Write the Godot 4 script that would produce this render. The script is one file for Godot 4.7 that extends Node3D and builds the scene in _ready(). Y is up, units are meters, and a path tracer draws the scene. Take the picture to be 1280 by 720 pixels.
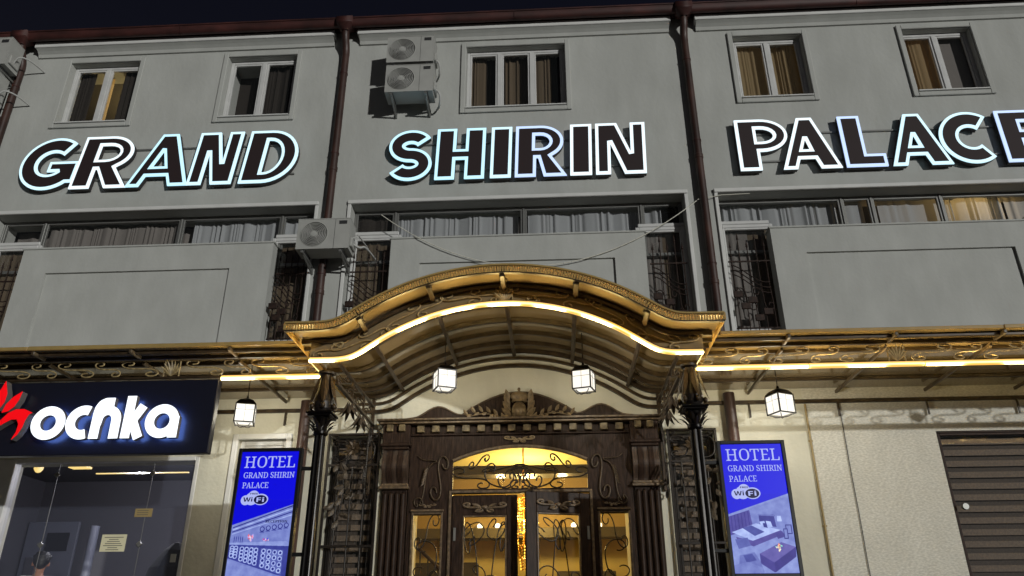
extends Node3D
# A hotel front at night, seen from the pavement: lit letters, a canopy edged with LED strip, a carved entrance.
# The facade is the plane z = 0, the street lies towards +z, metres throughout.

var M := {}          # materials by name
var SHARED := {}     # meshes used more than once
var TAKEN := {}
var rng := RandomNumberGenerator.new()
var S_UNIT: PackedVector2Array
var C_UNIT: PackedVector2Array
var building: Node3D

# ------------------------------------------------------------------ mesh builder
class MB:
	var v := PackedVector3Array()
	var n := PackedVector3Array()

	func tri(a: Vector3, b: Vector3, c: Vector3, na: Vector3, nb: Vector3, nc: Vector3) -> void:
		var g := (b - a).cross(c - a)
		if g.length_squared() < 1e-16:
			return
		if g.dot(na + nb + nc) > 0.0:
			v.append(a); v.append(c); v.append(b)
			n.append(na); n.append(nc); n.append(nb)
		else:
			v.append(a); v.append(b); v.append(c)
			n.append(na); n.append(nb); n.append(nc)

	func flat(a: Vector3, b: Vector3, c: Vector3, out: Vector3) -> void:
		var g := (b - a).cross(c - a).normalized()
		if g.dot(out) < 0.0:
			g = -g
		tri(a, b, c, g, g, g)

	func quad(a: Vector3, b: Vector3, c: Vector3, d: Vector3, out: Vector3) -> void:
		flat(a, b, c, out)
		flat(a, c, d, out)

	func smooth(a: Vector3, b: Vector3, c: Vector3, d: Vector3, na: Vector3, nb: Vector3, nc: Vector3, nd: Vector3) -> void:
		tri(a, b, c, na, nb, nc)
		tri(a, c, d, na, nc, nd)

	func box(c: Vector3, s: Vector3, bev := 0.0, b := Basis()) -> MB:
		var h := s * 0.5
		bev = minf(bev, minf(h.x, minf(h.y, h.z)) * 0.45)
		if bev <= 0.0:
			for ax in 3:
				for sg in [-1.0, 1.0]:
					var u := (ax + 1) % 3
					var w := (ax + 2) % 3
					var pts := []
					for q in [[-1, -1], [1, -1], [1, 1], [-1, 1]]:
						var p := Vector3()
						p[ax] = h[ax] * sg
						p[u] = h[u] * q[0]
						p[w] = h[w] * q[1]
						pts.append(c + b * p)
					var o := Vector3()
					o[ax] = sg
					quad(pts[0], pts[1], pts[2], pts[3], b * o)
			return self
		var P := func(sx: float, sy: float, sz: float, ax: int) -> Vector3:
			var p := Vector3(sx * (h.x - bev), sy * (h.y - bev), sz * (h.z - bev))
			p[ax] = [sx, sy, sz][ax] * h[ax]
			return c + b * p
		for ax in 3:
			var u := (ax + 1) % 3
			var w := (ax + 2) % 3
			for sg in [-1.0, 1.0]:
				var pts := []
				for q in [[-1.0, -1.0], [1.0, -1.0], [1.0, 1.0], [-1.0, 1.0]]:
					var t := [0.0, 0.0, 0.0]
					t[ax] = sg; t[u] = q[0]; t[w] = q[1]
					pts.append(P.call(t[0], t[1], t[2], ax))
				var o := Vector3()
				o[ax] = sg
				quad(pts[0], pts[1], pts[2], pts[3], b * o)
			for su in [-1.0, 1.0]:
				for sw in [-1.0, 1.0]:
					var e := []
					for q in [[-1.0, u], [1.0, u], [1.0, w], [-1.0, w]]:
						var t := [0.0, 0.0, 0.0]
						t[ax] = q[0]; t[u] = su; t[w] = sw
						e.append(P.call(t[0], t[1], t[2], q[1]))
					var o := Vector3()
					o[u] = su
					o[w] = sw
					quad(e[0], e[1], e[2], e[3], b * o)
		for sx in [-1.0, 1.0]:
			for sy in [-1.0, 1.0]:
				for sz in [-1.0, 1.0]:
					flat(P.call(sx, sy, sz, 0), P.call(sx, sy, sz, 1), P.call(sx, sy, sz, 2), b * Vector3(sx, sy, sz))
		return self

	func span(lo: Vector3, hi: Vector3, bev := 0.0) -> MB:
		return box((lo + hi) * 0.5, (hi - lo).abs(), bev)

	func tube(pts: Array, r: float, sides := 6, r_end := -1.0, caps := true) -> MB:
		if pts.size() < 2:
			return self
		var rings := []
		var norms := []
		var up := Vector3(0.13, 0.21, 1.0).normalized()
		for i in pts.size():
			var a: Vector3 = pts[maxi(i - 1, 0)]
			var z: Vector3 = pts[mini(i + 1, pts.size() - 1)]
			var t := (z - a).normalized()
			if absf(t.dot(up)) > 0.97:
				up = Vector3(0.9, 0.3, 0.1).normalized()
			var x := up.cross(t).normalized()
			var y := t.cross(x).normalized()
			up = y.cross(t) * 0.0 + (up - t * up.dot(t)).normalized()
			var rr := r if r_end < 0.0 else lerpf(r, r_end, float(i) / (pts.size() - 1))
			var ring := []
			var nr := []
			for k in sides:
				var an := TAU * k / sides
				var d := x * cos(an) + y * sin(an)
				ring.append(pts[i] + d * rr)
				nr.append(d)
			rings.append(ring)
			norms.append(nr)
		for i in pts.size() - 1:
			for k in sides:
				var j := (k + 1) % sides
				smooth(rings[i][k], rings[i][j], rings[i + 1][j], rings[i + 1][k], norms[i][k], norms[i][j], norms[i + 1][j], norms[i + 1][k])
		if caps:
			for e in [0, pts.size() - 1]:
				var o: Vector3 = (pts[0] - pts[1]) if e == 0 else (pts[e] - pts[e - 1])
				for k in range(1, sides - 1):
					flat(rings[e][0], rings[e][k], rings[e][k + 1], o)
		return self

	func lathe(profile: Array, segs: int, at := Vector3(), b := Basis(), wave := 0, amp := 0.0) -> MB:
		# profile: Vector2(radius, height) from bottom to top; wave gives flutes
		var rad := func(r: float, k: int) -> float:
			return r * (1.0 - (amp * absf(sin(PI * wave * k / segs)) if wave > 0 else 0.0))
		for i in profile.size() - 1:
			var p: Vector2 = profile[i]
			var q: Vector2 = profile[i + 1]
			var d := q - p
			var nn := Vector2(d.y, -d.x).normalized()
			for k in segs:
				var a0 := TAU * k / segs
				var a1 := TAU * (k + 1) / segs
				var c0 := Vector3(cos(a0), 0, sin(a0))
				var c1 := Vector3(cos(a1), 0, sin(a1))
				var n0 := b * (c0 * nn.x + Vector3(0, nn.y, 0))
				var n1 := b * (c1 * nn.x + Vector3(0, nn.y, 0))
				var A: Vector3 = at + b * (c0 * rad.call(p.x, k) + Vector3(0, p.y, 0))
				var B: Vector3 = at + b * (c1 * rad.call(p.x, k + 1) + Vector3(0, p.y, 0))
				var C: Vector3 = at + b * (c1 * rad.call(q.x, k + 1) + Vector3(0, q.y, 0))
				var D: Vector3 = at + b * (c0 * rad.call(q.x, k) + Vector3(0, q.y, 0))
				if wave > 0:
					quad(A, B, C, D, n0 + n1)
				else:
					smooth(A, B, C, D, n0, n1, n1, n0)
		return self

	func ball(c: Vector3, r: Vector3, segs := 8, rings := 6, b := Basis()) -> MB:
		for i in rings:
			for k in segs:
				var p := []
				for q in [[i, k], [i, k + 1], [i + 1, k + 1], [i + 1, k]]:
					var th: float = PI * q[0] / rings
					var ph: float = TAU * q[1] / segs
					p.append(Vector3(sin(th) * cos(ph), cos(th), sin(th) * sin(ph)))
				smooth(c + b * (p[0] * r), c + b * (p[1] * r), c + b * (p[2] * r), c + b * (p[3] * r), b * p[0], b * p[1], b * p[2], b * p[3])
		return self

	func leaf(base: Vector3, along: Vector3, out: Vector3, length: float, width: float, curl := 0.3) -> MB:
		# a carved or wrought leaf: raised midrib, pointed tip that curls towards out
		var t := along.normalized()
		var o := (out - t * out.dot(t)).normalized()
		var s := t.cross(o).normalized()
		var prof := [[0.0, 0.12, 0.0], [0.25, 0.8, 0.0], [0.5, 1.0, 0.12], [0.78, 0.62, 0.45], [1.0, 0.02, 1.0]]
		var L := []
		var R := []
		var C := []
		for q in prof:
			var p: Vector3 = base + t * (length * q[0]) + o * (length * curl * q[2])
			L.append(p + s * (width * 0.5 * q[1]))
			R.append(p - s * (width * 0.5 * q[1]))
			C.append(p + o * (width * 0.28 * maxf(q[1], 0.1)))
		for i in 4:
			quad(L[i], C[i], C[i + 1], L[i + 1], o + s * 0.5)
			quad(R[i], C[i], C[i + 1], R[i + 1], o - s * 0.5)
			quad(L[i], R[i], R[i + 1], L[i + 1], -o)
		return self

	func prism(outer: PackedVector2Array, holes: Array, z0: float, z1: float, rim := true) -> MB:
		# the polygon (with holes) between z0 and z1, front at z1
		for front in [true, false]:
			var t := MB.fill(outer, holes)
			var z := z1 if front else z0
			var o := Vector3(0, 0, 1 if front else -1)
			for i in range(0, t.size(), 3):
				flat(Vector3(t[i].x, t[i].y, z), Vector3(t[i + 1].x, t[i + 1].y, z), Vector3(t[i + 2].x, t[i + 2].y, z), o)
		if rim:
			for ring in [outer] + holes:
				var area := 0.0
				for i in ring.size():
					area += ring[i].cross(ring[(i + 1) % ring.size()])
				var sg := signf(area) * (1.0 if ring == outer else -1.0)
				for i in ring.size():
					var a: Vector2 = ring[i]
					var b: Vector2 = ring[(i + 1) % ring.size()]
					var d := b - a
					var o := Vector3(d.y, -d.x, 0) * sg
					quad(Vector3(a.x, a.y, z0), Vector3(b.x, b.y, z0), Vector3(b.x, b.y, z1), Vector3(a.x, a.y, z1), o)
		return self

	static func fill(outer: PackedVector2Array, holes: Array) -> PackedVector2Array:
		var poly := outer.duplicate()
		if Geometry2D.is_polygon_clockwise(poly):
			poly.reverse()
		var hs := holes.duplicate()
		hs.sort_custom(func(p, q): return MB.right(p) > MB.right(q))
		for hole in hs:
			var h: PackedVector2Array = hole.duplicate()
			if not Geometry2D.is_polygon_clockwise(h):
				h.reverse()
			var bi := 0
			var bj := 0
			var best := INF
			for j in h.size():
				for i in poly.size():
					var dd := poly[i].distance_squared_to(h[j])
					if dd < best:
						var ok := true
						for ring in [poly] + hs:
							for k in ring.size():
								var e0: Vector2 = ring[k]
								var e1: Vector2 = ring[(k + 1) % ring.size()]
								if e0.is_equal_approx(poly[i]) or e1.is_equal_approx(poly[i]) or e0.is_equal_approx(h[j]) or e1.is_equal_approx(h[j]):
									continue
								if Geometry2D.segment_intersects_segment(poly[i], h[j], e0, e1) != null:
									ok = false
									break
							if not ok:
								break
						if ok:
							best = dd
							bi = i
							bj = j
			var joined := PackedVector2Array()
			for i in bi + 1:
				joined.append(poly[i])
			for k in h.size() + 1:
				joined.append(h[(bj + k) % h.size()])
			for i in range(bi, poly.size()):
				joined.append(poly[i])
			poly = joined
		var idx := Geometry2D.triangulate_polygon(poly)
		if idx.is_empty():
			print("could not fill a polygon of ", poly.size())
		var out := PackedVector2Array()
		for i in idx:
			out.append(poly[i])
		return out

	static func right(p: PackedVector2Array) -> float:
		var m := -INF
		for q in p:
			m = maxf(m, q.x)
		return m

	func ribbon(pts: PackedVector2Array, t: float, z0: float, z1: float, lift := 0.0) -> MB:
		# a bent plate: the open line pts (x, y), t thick upwards from lift, from z0 to z1
		var lo := []
		var hi := []
		var nn := []
		for i in pts.size():
			var a := pts[maxi(i - 1, 0)]
			var b := pts[mini(i + 1, pts.size() - 1)]
			var d := (b - a).normalized()
			var o := Vector2(-d.y, d.x)
			if o.y < 0.0:
				o = -o
			lo.append(pts[i] + o * lift)
			hi.append(pts[i] + o * (lift + t))
			nn.append(Vector3(o.x, o.y, 0))
		var at := func(p: Vector2, z: float) -> Vector3: return Vector3(p.x, p.y, z)
		for i in pts.size() - 1:
			smooth(at.call(hi[i], z0), at.call(hi[i + 1], z0), at.call(hi[i + 1], z1), at.call(hi[i], z1), nn[i], nn[i + 1], nn[i + 1], nn[i])
			smooth(at.call(lo[i], z0), at.call(lo[i + 1], z0), at.call(lo[i + 1], z1), at.call(lo[i], z1), -nn[i], -nn[i + 1], -nn[i + 1], -nn[i])
			for z in [z0, z1]:
				quad(at.call(lo[i], z), at.call(lo[i + 1], z), at.call(hi[i + 1], z), at.call(hi[i], z), Vector3(0, 0, 1 if z == maxf(z0, z1) else -1))
		var e := pts.size() - 1
		quad(at.call(lo[0], z0), at.call(hi[0], z0), at.call(hi[0], z1), at.call(lo[0], z1), Vector3(pts[0].x - pts[1].x, pts[0].y - pts[1].y, 0))
		quad(at.call(lo[e], z0), at.call(hi[e], z0), at.call(hi[e], z1), at.call(lo[e], z1), Vector3(pts[e].x - pts[e - 1].x, pts[e].y - pts[e - 1].y, 0))
		return self

	func sheet(x0: float, x1: float, y0: float, y1: float, z: float, folds: float, amp: float, seed_at := 0.0) -> MB:
		# a hanging curtain
		var nx := int(maxf(6, folds * 8))
		var f := func(u: float) -> float:
			var w := u + 0.35 / folds * sin(TAU * folds * 0.37 * u + seed_at * 3.0)
			var k := 0.55 + 0.45 * sin(TAU * folds * 0.23 * u + seed_at * 5.0)
			return z + amp * k * sin(TAU * folds * w + seed_at) + 0.4 * amp * sin(TAU * folds * 1.7 * w + seed_at * 2.1) + amp * 0.8 * sin(TAU * folds * 0.17 * u + seed_at)
		for i in nx:
			var u0 := float(i) / nx
			var u1 := float(i + 1) / nx
			var A := Vector3(lerpf(x0, x1, u0), y0, f.call(u0))
			var B := Vector3(lerpf(x0, x1, u1), y0, f.call(u1))
			var e := (x1 - x0) * 0.004
			var na := Vector3(f.call(u0 - 0.004) - f.call(u0 + 0.004), 0, 2 * e).normalized()
			var nb := Vector3(f.call(u1 - 0.004) - f.call(u1 + 0.004), 0, 2 * e).normalized()
			var up := Vector3(0, y1 - y0, 0)
			smooth(A, B, B + up, A + up, na, nb, nb, na)
		return self

	func mesh() -> ArrayMesh:
		var a := []
		a.resize(Mesh.ARRAY_MAX)
		a[Mesh.ARRAY_VERTEX] = v
		a[Mesh.ARRAY_NORMAL] = n
		var m := ArrayMesh.new()
		m.add_surface_from_arrays(Mesh.PRIMITIVE_TRIANGLES, a)
		return m

# ------------------------------------------------------------------ objects
func numbered(called: String) -> String:
	var k: int = TAKEN.get(called, 0)
	TAKEN[called] = k + 1
	return called if k == 0 else "%s_%03d" % [called, k]

func thing(called: String, label: String, category: String, at := Vector3.ZERO, group := "", turn := 0.0) -> Node3D:
	var o := Node3D.new()
	o.name = numbered(called)
	add_child(o)
	o.position = at
	o.rotation.y = turn
	o.set_meta("label", label)
	o.set_meta("category", category)
	if group != "":
		o.set_meta("group", group)
	return o

func part(called: String, mesh: Mesh, mat: Material, parent: Node3D, xf := Transform3D()) -> MeshInstance3D:
	var o := MeshInstance3D.new()
	o.name = called
	o.mesh = mesh
	o.material_override = mat
	parent.add_child(o, true)
	o.transform = xf
	return o

func obj(called: String, mb: MB, mat: Material, parent: Node3D, xf := Transform3D()) -> MeshInstance3D:
	return part(called, mb.mesh(), mat, parent, xf)

func struct(called: String, mb: MB, mat: Material) -> MeshInstance3D:
	var o := MeshInstance3D.new()
	o.name = numbered(called)
	o.mesh = mb.mesh()
	o.material_override = mat
	add_child(o)
	o.set_meta("kind", "structure")
	return o

func omni(called: String, parent: Node3D, at: Vector3, color: Color, energy: float, size := 0.02) -> OmniLight3D:
	var l := OmniLight3D.new()
	l.name = called
	l.light_color = color
	l.light_energy = energy
	l.omni_range = 40.0
	l.omni_attenuation = 2.0
	l.light_size = size
	l.shadow_enabled = true
	parent.add_child(l, true)
	l.position = at
	return l

func area(called: String, parent: Node3D, at: Vector3, size: Vector2, color: Color, energy: float) -> void:
	# a lit face that looks towards +z
	var l := AreaLight3D.new()
	l.name = called
	l.area_size = size
	l.light_color = color
	l.light_energy = energy
	l.area_range = 40.0
	l.area_attenuation = 2.0
	l.shadow_enabled = true
	parent.add_child(l, true)
	l.position = at
	l.rotation.y = PI

func strip_light(parent: Node3D, at: Vector3, length: float, slope: float, color: Color, energy: float) -> void:
	# one length of light strip, shining up into the canopy
	area("led_light", parent, at, Vector2(length, 0.03), color, energy)
	var l: AreaLight3D = parent.get_child(parent.get_child_count() - 1)
	l.basis = Basis(Vector3(0, 0, 1), slope) * Basis(Vector3(1, 0, 0), PI / 2)

# ------------------------------------------------------------------ materials
func noise(freq: float, oct := 4, size := 512, ramp := [], seed_ := 1, kind := FastNoiseLite.TYPE_SIMPLEX_SMOOTH) -> NoiseTexture2D:
	var f := FastNoiseLite.new()
	f.noise_type = kind
	f.frequency = freq
	f.fractal_octaves = oct
	f.seed = seed_
	var t := NoiseTexture2D.new()
	t.width = size
	t.height = size
	t.seamless = true
	t.noise = f
	if ramp.size() > 0:
		var g := Gradient.new()
		g.offsets = PackedFloat32Array([0.0, 1.0])
		g.colors = PackedColorArray([ramp[0], ramp[1]])
		t.color_ramp = g
	return t

func mat(called: String, c: Color, rough := 0.7, metal := 0.0) -> StandardMaterial3D:
	var m := StandardMaterial3D.new()
	m.resource_name = called
	m.albedo_color = c
	m.roughness = rough
	m.metallic = metal
	M[called] = m
	return m

func grain(m: StandardMaterial3D, tex: Texture2D, scale: Vector3, bump: Texture2D = null, depth := 0.0, world := true) -> StandardMaterial3D:
	m.albedo_texture = tex
	m.uv1_triplanar = true
	m.uv1_world_triplanar = world
	m.uv1_scale = scale
	if bump:
		m.heightmap_enabled = true
		m.heightmap_texture = bump
		m.heightmap_scale = depth
	return m

func stain(m: StandardMaterial3D, tex: Texture2D, scale: Vector3) -> void:
	# long rain marks over the whole wall
	m.detail_enabled = true
	m.detail_albedo = tex
	m.detail_blend_mode = BaseMaterial3D.BLEND_MODE_MUL
	m.detail_uv_layer = BaseMaterial3D.DETAIL_UV_2
	m.uv2_triplanar = true
	m.uv2_world_triplanar = true
	m.uv2_scale = scale

func glow(called: String, c: Color, energy: float, base := Color(0.6, 0.6, 0.6)) -> StandardMaterial3D:
	var m := mat(called, base, 0.4)
	m.emission_enabled = true
	m.emission = c
	m.emission_energy_multiplier = energy
	return m

func glass(called: String, c: Color, alpha: float) -> StandardMaterial3D:
	var m := mat(called, Color(c.r, c.g, c.b, alpha), 0.03)
	m.transparency = BaseMaterial3D.TRANSPARENCY_ALPHA
	return m

func make_materials() -> void:
	var blot := noise(0.004, 5, 512, [Color(0.93, 0.93, 0.93), Color(1, 1, 1)], 3)
	var fine := noise(0.05, 4, 512, [Color(0.75, 0.75, 0.75), Color(1, 1, 1)], 5)
	var bump := noise(0.06, 4, 512, [], 7)
	var streak := noise(0.03, 6, 512, [Color(0.80, 0.80, 0.79), Color(1, 1, 1)], 9)
	var wood := noise(0.012, 4, 512, [Color(0.55, 0.55, 0.55), Color(1, 1, 1)], 11)
	var rust := noise(0.02, 5, 256, [Color(0.45, 0.42, 0.4), Color(1, 1, 1)], 13)
	grain(mat("grey_plaster", Color(0.69, 0.695, 0.68), 0.9), blot, Vector3(0.35, 0.22, 0.35), bump, 0.2)
	var rain := noise(0.012, 5, 512, [Color(0.95, 0.95, 0.947), Color(1, 1, 1)], 21)
	stain(M.grey_plaster, rain, Vector3(0.42, 0.11, 0.42))
	grain(mat("panel_plaster", Color(0.70, 0.705, 0.69), 0.85), blot, Vector3(0.5, 0.4, 0.5), bump, 0.12)
	stain(M.panel_plaster, rain, Vector3(0.5, 0.16, 0.5))
	grain(mat("cream_plaster", Color(0.785, 0.775, 0.715), 0.9), blot, Vector3(0.45, 0.45, 0.45), bump, 0.3)
	grain(mat("stone_render", Color(0.86, 0.85, 0.81), 0.8), streak, Vector3(1.3, 3.0, 1.3), streak, 0.5)
	stain(M.cream_plaster, rain, Vector3(0.6, 0.2, 0.6))
	stain(M.stone_render, rain, Vector3(0.5, 0.3, 0.5))
	grain(mat("white_trim", Color(0.80, 0.80, 0.79), 0.6), blot, Vector3(0.8, 0.8, 0.8))
	grain(mat("pvc_white", Color(0.77, 0.77, 0.765), 0.4), blot, Vector3(1.5, 1.5, 1.5))
	grain(mat("brown_metal", Color(0.31, 0.205, 0.175), 0.5, 0.0), rust, Vector3(0.7, 0.25, 0.7), fine, 0.1)
	grain(mat("gutter_metal", Color(0.33, 0.17, 0.155), 0.55, 0.0), rust, Vector3(0.3, 0.9, 0.3))
	mat("dark_wood", Color(0.225, 0.17, 0.14), 0.5).metallic_specular = 0.25
	grain(M.dark_wood, wood, Vector3(4.0, 0.7, 4.0), wood, 0.35)
	grain(mat("old_gold_wood", Color(0.60, 0.52, 0.38), 0.5, 0.0), rust, Vector3(2.5, 2.5, 2.5), fine, 0.3)
	grain(mat("dentil_wood", Color(0.52, 0.46, 0.33), 0.55), rust, Vector3(2, 2, 2))
	grain(mat("carved_wood", Color(0.47, 0.40, 0.31), 0.5, 0.0), rust, Vector3(2.5, 2.5, 2.5), fine, 0.3)
	grain(mat("ridge_wood", Color(0.30, 0.235, 0.19), 0.5), wood, Vector3(4.0, 0.7, 4.0), wood, 0.3)
	grain(mat("wrought_iron", Color(0.16, 0.13, 0.11), 0.45, 0.3), rust, Vector3(3, 3, 3))
	grain(mat("scroll_lit", Color(0.78, 0.70, 0.50), 0.5, 0.0), rust, Vector3(3, 3, 3))  # ironwork with the strip light on it put into its pale colour
	grain(mat("bronze_iron", Color(0.34, 0.28, 0.2), 0.45, 0.4), rust, Vector3(3, 3, 3))
	grain(mat("leaf_iron", Color(0.36, 0.32, 0.27), 0.5, 0.1), rust, Vector3(3, 3, 3))
	grain(mat("rusty_iron", Color(0.24, 0.16, 0.12), 0.7, 0.3), rust, Vector3(3, 3, 3))
	grain(mat("column_iron", Color(0.10, 0.085, 0.075), 0.28, 0.6), rust, Vector3(2, 2, 2))
	grain(mat("canopy_frame", Color(0.29, 0.235, 0.165), 0.4, 0.1), rust, Vector3(1.2, 1.2, 1.2))
	grain(mat("rafter_metal", Color(0.42, 0.365, 0.275), 0.4, 0.0), rust, Vector3(1.2, 1.2, 1.2))
	var sheet := mat("roof_sheet", Color(0.48, 0.42, 0.32), 0.16, 0.0)
	grain(sheet, blot, Vector3(0.8, 0.8, 0.8))
	sheet.clearcoat_enabled = true
	sheet.clearcoat = 0.6
	sheet.clearcoat_roughness = 0.08
	var re := mat("roof_edge", Color(0.80, 0.70, 0.45), 0.4, 0.0)
	grain(re, blot, Vector3(2.5, 2.5, 2.5))
	re.backlight_enabled = true
	re.backlight = Color(1.0, 0.92, 0.66)
	grain(mat("ac_white", Color(0.63, 0.63, 0.615), 0.5), blot, Vector3(1.2, 1.2, 1.2), null, 0.0, false)
	grain(mat("ac_grey", Color(0.40, 0.40, 0.40), 0.5), blot, Vector3(1.2, 1.2, 1.2), null, 0.0, false)
	mat("ac_dark", Color(0.16, 0.16, 0.165), 0.6)
	mat("galvanised", Color(0.5, 0.5, 0.49), 0.45, 0.6)
	mat("black_plastic", Color(0.05, 0.05, 0.055), 0.4)
	mat("letter_face", Color(0.14, 0.085, 0.095), 0.75)
	mat("letter_side", Color(0.24, 0.23, 0.235), 0.5, 0.3)
	grain(mat("sign_board", Color(0.075, 0.08, 0.13), 0.35), blot, Vector3(0.7, 0.7, 0.7))
	mat("curtain_brown", Color(0.33, 0.28, 0.215), 0.9)
	var cw := mat("curtain_warm", Color(0.50, 0.43, 0.31), 0.9)
	cw.backlight_enabled = true
	cw.backlight = Color(0.7, 0.62, 0.48)
	var cs := mat("curtain_sheer", Color(0.60, 0.61, 0.62), 0.9)
	cs.backlight_enabled = true
	cs.backlight = Color(0.55, 0.55, 0.52)
	mat("curtain_dark", Color(0.13, 0.105, 0.085), 0.9)
	mat("curtain_grey", Color(0.42, 0.40, 0.385), 0.9)
	mat("room_dark", Color(0.16, 0.145, 0.13), 0.9)
	grain(mat("lobby_wall", Color(0.84, 0.76, 0.50), 0.7), blot, Vector3(0.6, 0.6, 0.6))
	mat("gallery_wall", Color(0.50, 0.42, 0.26), 0.7)
	mat("lobby_ceiling", Color(0.80, 0.76, 0.56), 0.8)
	mat("lobby_beam", Color(0.22, 0.19, 0.13), 0.5)
	grain(mat("lobby_floor", Color(0.45, 0.36, 0.25), 0.25), blot, Vector3(1, 1, 1))
	grain(mat("blind_light", Color(0.43, 0.37, 0.31), 0.75), fine, Vector3(1, 1, 1))
	grain(mat("blind_dark", Color(0.27, 0.225, 0.185), 0.8), fine, Vector3(1, 1, 1))
	glass("window_glass", Color(0.4, 0.42, 0.42), 0.04)
	glass("shop_glass", Color(0.4, 0.42, 0.5), 0.16)
	mat("shop_wall", Color(0.37, 0.365, 0.39), 0.8)
	mat("shop_floor", Color(0.2, 0.2, 0.22), 0.4)
	mat("shop_door", Color(0.47, 0.485, 0.54), 0.5)
	glow("led_warm", Color(1.0, 0.86, 0.50), 1.1)
	glow("led_halo", Color(1.0, 0.74, 0.25), 0.44)  # amber emission standing in for the soft glow round the strips
	glow("shop_led", Color(1.0, 0.86, 0.5), 0.5)
	glow("lantern_glow", Color(1.0, 0.98, 0.93), 0.46)
	glow("sign_white", Color(0.93, 0.96, 1.0), 0.66)
	glow("sign_halo", Color(0.45, 0.6, 1.0), 3.6)
	glow("sign_red", Color(0.95, 0.02, 0.06), 0.37, Color(0.45, 0.01, 0.03))
	mat("sign_side", Color(0.42, 0.40, 0.39), 0.5)
	glow("downlight", Color(1.0, 0.93, 0.75), 1.5)
	glow("bulb", Color(1.0, 0.8, 0.5), 0.6)
	glow("screen_blue", Color(0.012, 0.008, 0.86), 0.42, Color(0.02, 0.02, 0.05))
	glow("screen_white", Color(0.72, 0.76, 1.0), 0.37, Color(0.1, 0.1, 0.1))
	glow("screen_ink", Color(0.05, 0.05, 0.30), 0.25, Color(0.02, 0.02, 0.05))
	var cr := glow("crystal", Color(1.0, 0.72, 0.22), 0.6, Color(0.9, 0.8, 0.55))
	cr.roughness = 0.1
	mat("gilt", Color(0.75, 0.55, 0.22), 0.3, 0.8)
	mat("hose_white", Color(0.66, 0.66, 0.65), 0.6)
	mat("cord", Color(0.80, 0.79, 0.74), 0.8)
	mat("cable_dark", Color(0.10, 0.09, 0.085), 0.6)
	mat("conduit", Color(0.56, 0.49, 0.33), 0.5)
	grain(mat("paper", Color(0.82, 0.80, 0.68), 0.8), blot, Vector3(2, 2, 2))
	mat("print_grey", Color(0.36, 0.35, 0.32), 0.8)
	mat("skin", Color(0.60, 0.42, 0.33), 0.6)
	mat("hair", Color(0.035, 0.03, 0.03), 0.55)
	mat("shirt_white", Color(0.78, 0.76, 0.76), 0.85)
	mat("trousers", Color(0.08, 0.08, 0.11), 0.85)
	mat("black_cloth", Color(0.03, 0.03, 0.035), 0.85)
	grain(mat("asphalt", Color(0.26, 0.26, 0.265), 0.9), fine, Vector3(0.6, 0.6, 0.6), bump, 1.0)
	grain(mat("paving", Color(0.46, 0.44, 0.42), 0.85), blot, Vector3(0.8, 0.8, 0.8), bump, 0.6)
	grain(mat("soil", Color(0.32, 0.30, 0.27), 0.95), blot, Vector3(0.1, 0.1, 0.1))
	mat("roofing", Color(0.20, 0.11, 0.10), 0.6, 0.2)

# ------------------------------------------------------------------ curves
func scroll_unit(k: float, pw: float, same: bool) -> PackedVector2Array:
	# a line whose bend grows towards both ends (an S, or a C when same), from (-0.5, 0) to (0.5, 0) at its widest
	var N := 44
	var pts := PackedVector2Array()
	for side in [-1.0, 1.0]:
		var p := Vector2()
		var a := 0.0
		var half := PackedVector2Array([p])
		for i in N:
			var s := (i + 0.5) / N
			a += k * pow(s, pw) / N * (side if same else 1.0)
			p += Vector2(cos(a), sin(a)) * side / N
			half.append(p)
		if side < 0:
			half.reverse()
			pts.append_array(half)
		else:
			pts.append_array(half.slice(1))
	var lo := Vector2(INF, INF)
	var hi := -lo
	for q in pts:
		lo = lo.min(q)
		hi = hi.max(q)
	var out := PackedVector2Array()
	for q in pts:
		out.append(Vector2((q.x - (lo.x + hi.x) * 0.5) / (hi.x - lo.x), (q.y - (lo.y + hi.y) * 0.5) / (hi.y - lo.y)))
	return out

func sc(unit: PackedVector2Array, c: Vector2, w: float, h: float, turn := 0.0, z := 0.0) -> Array:
	# the unit scroll fitted to w x h, turned, as 3D points at depth z; negative w or h mirror it
	var out := []
	for q in unit:
		var p := Vector2(q.x * w, q.y * h).rotated(turn) + c
		out.append(Vector3(p.x, p.y, z))
	return out

func line(a: Vector3, b: Vector3, n := 1) -> Array:
	var out := []
	for i in n + 1:
		out.append(a.lerp(b, float(i) / n))
	return out

func bez(a: Vector3, b: Vector3, c: Vector3, d: Vector3, n := 10) -> Array:
	var out := []
	for i in n + 1:
		out.append(a.bezier_interpolate(b, c, d, float(i) / n))
	return out

func circle2(c: Vector2, rx: float, ry: float, n := 24) -> PackedVector2Array:
	var out := PackedVector2Array()
	for i in n:
		out.append(c + Vector2(cos(TAU * i / n) * rx, sin(TAU * i / n) * ry))
	return out

func arc2(c: Vector2, r: float, a0: float, a1: float, n := 14, ry := -1.0) -> PackedVector2Array:
	var out := PackedVector2Array()
	for i in n + 1:
		var a := deg_to_rad(lerpf(a0, a1, float(i) / n))
		out.append(c + Vector2(cos(a) * r, sin(a) * (r if ry < 0 else ry)))
	return out

func rect2(x0: float, y0: float, x1: float, y1: float) -> PackedVector2Array:
	return PackedVector2Array([Vector2(x0, y0), Vector2(x1, y0), Vector2(x1, y1), Vector2(x0, y1)])

func ccw(p: PackedVector2Array) -> PackedVector2Array:
	var q := p.duplicate()
	if Geometry2D.is_polygon_clockwise(q):
		q.reverse()
	return q

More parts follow.
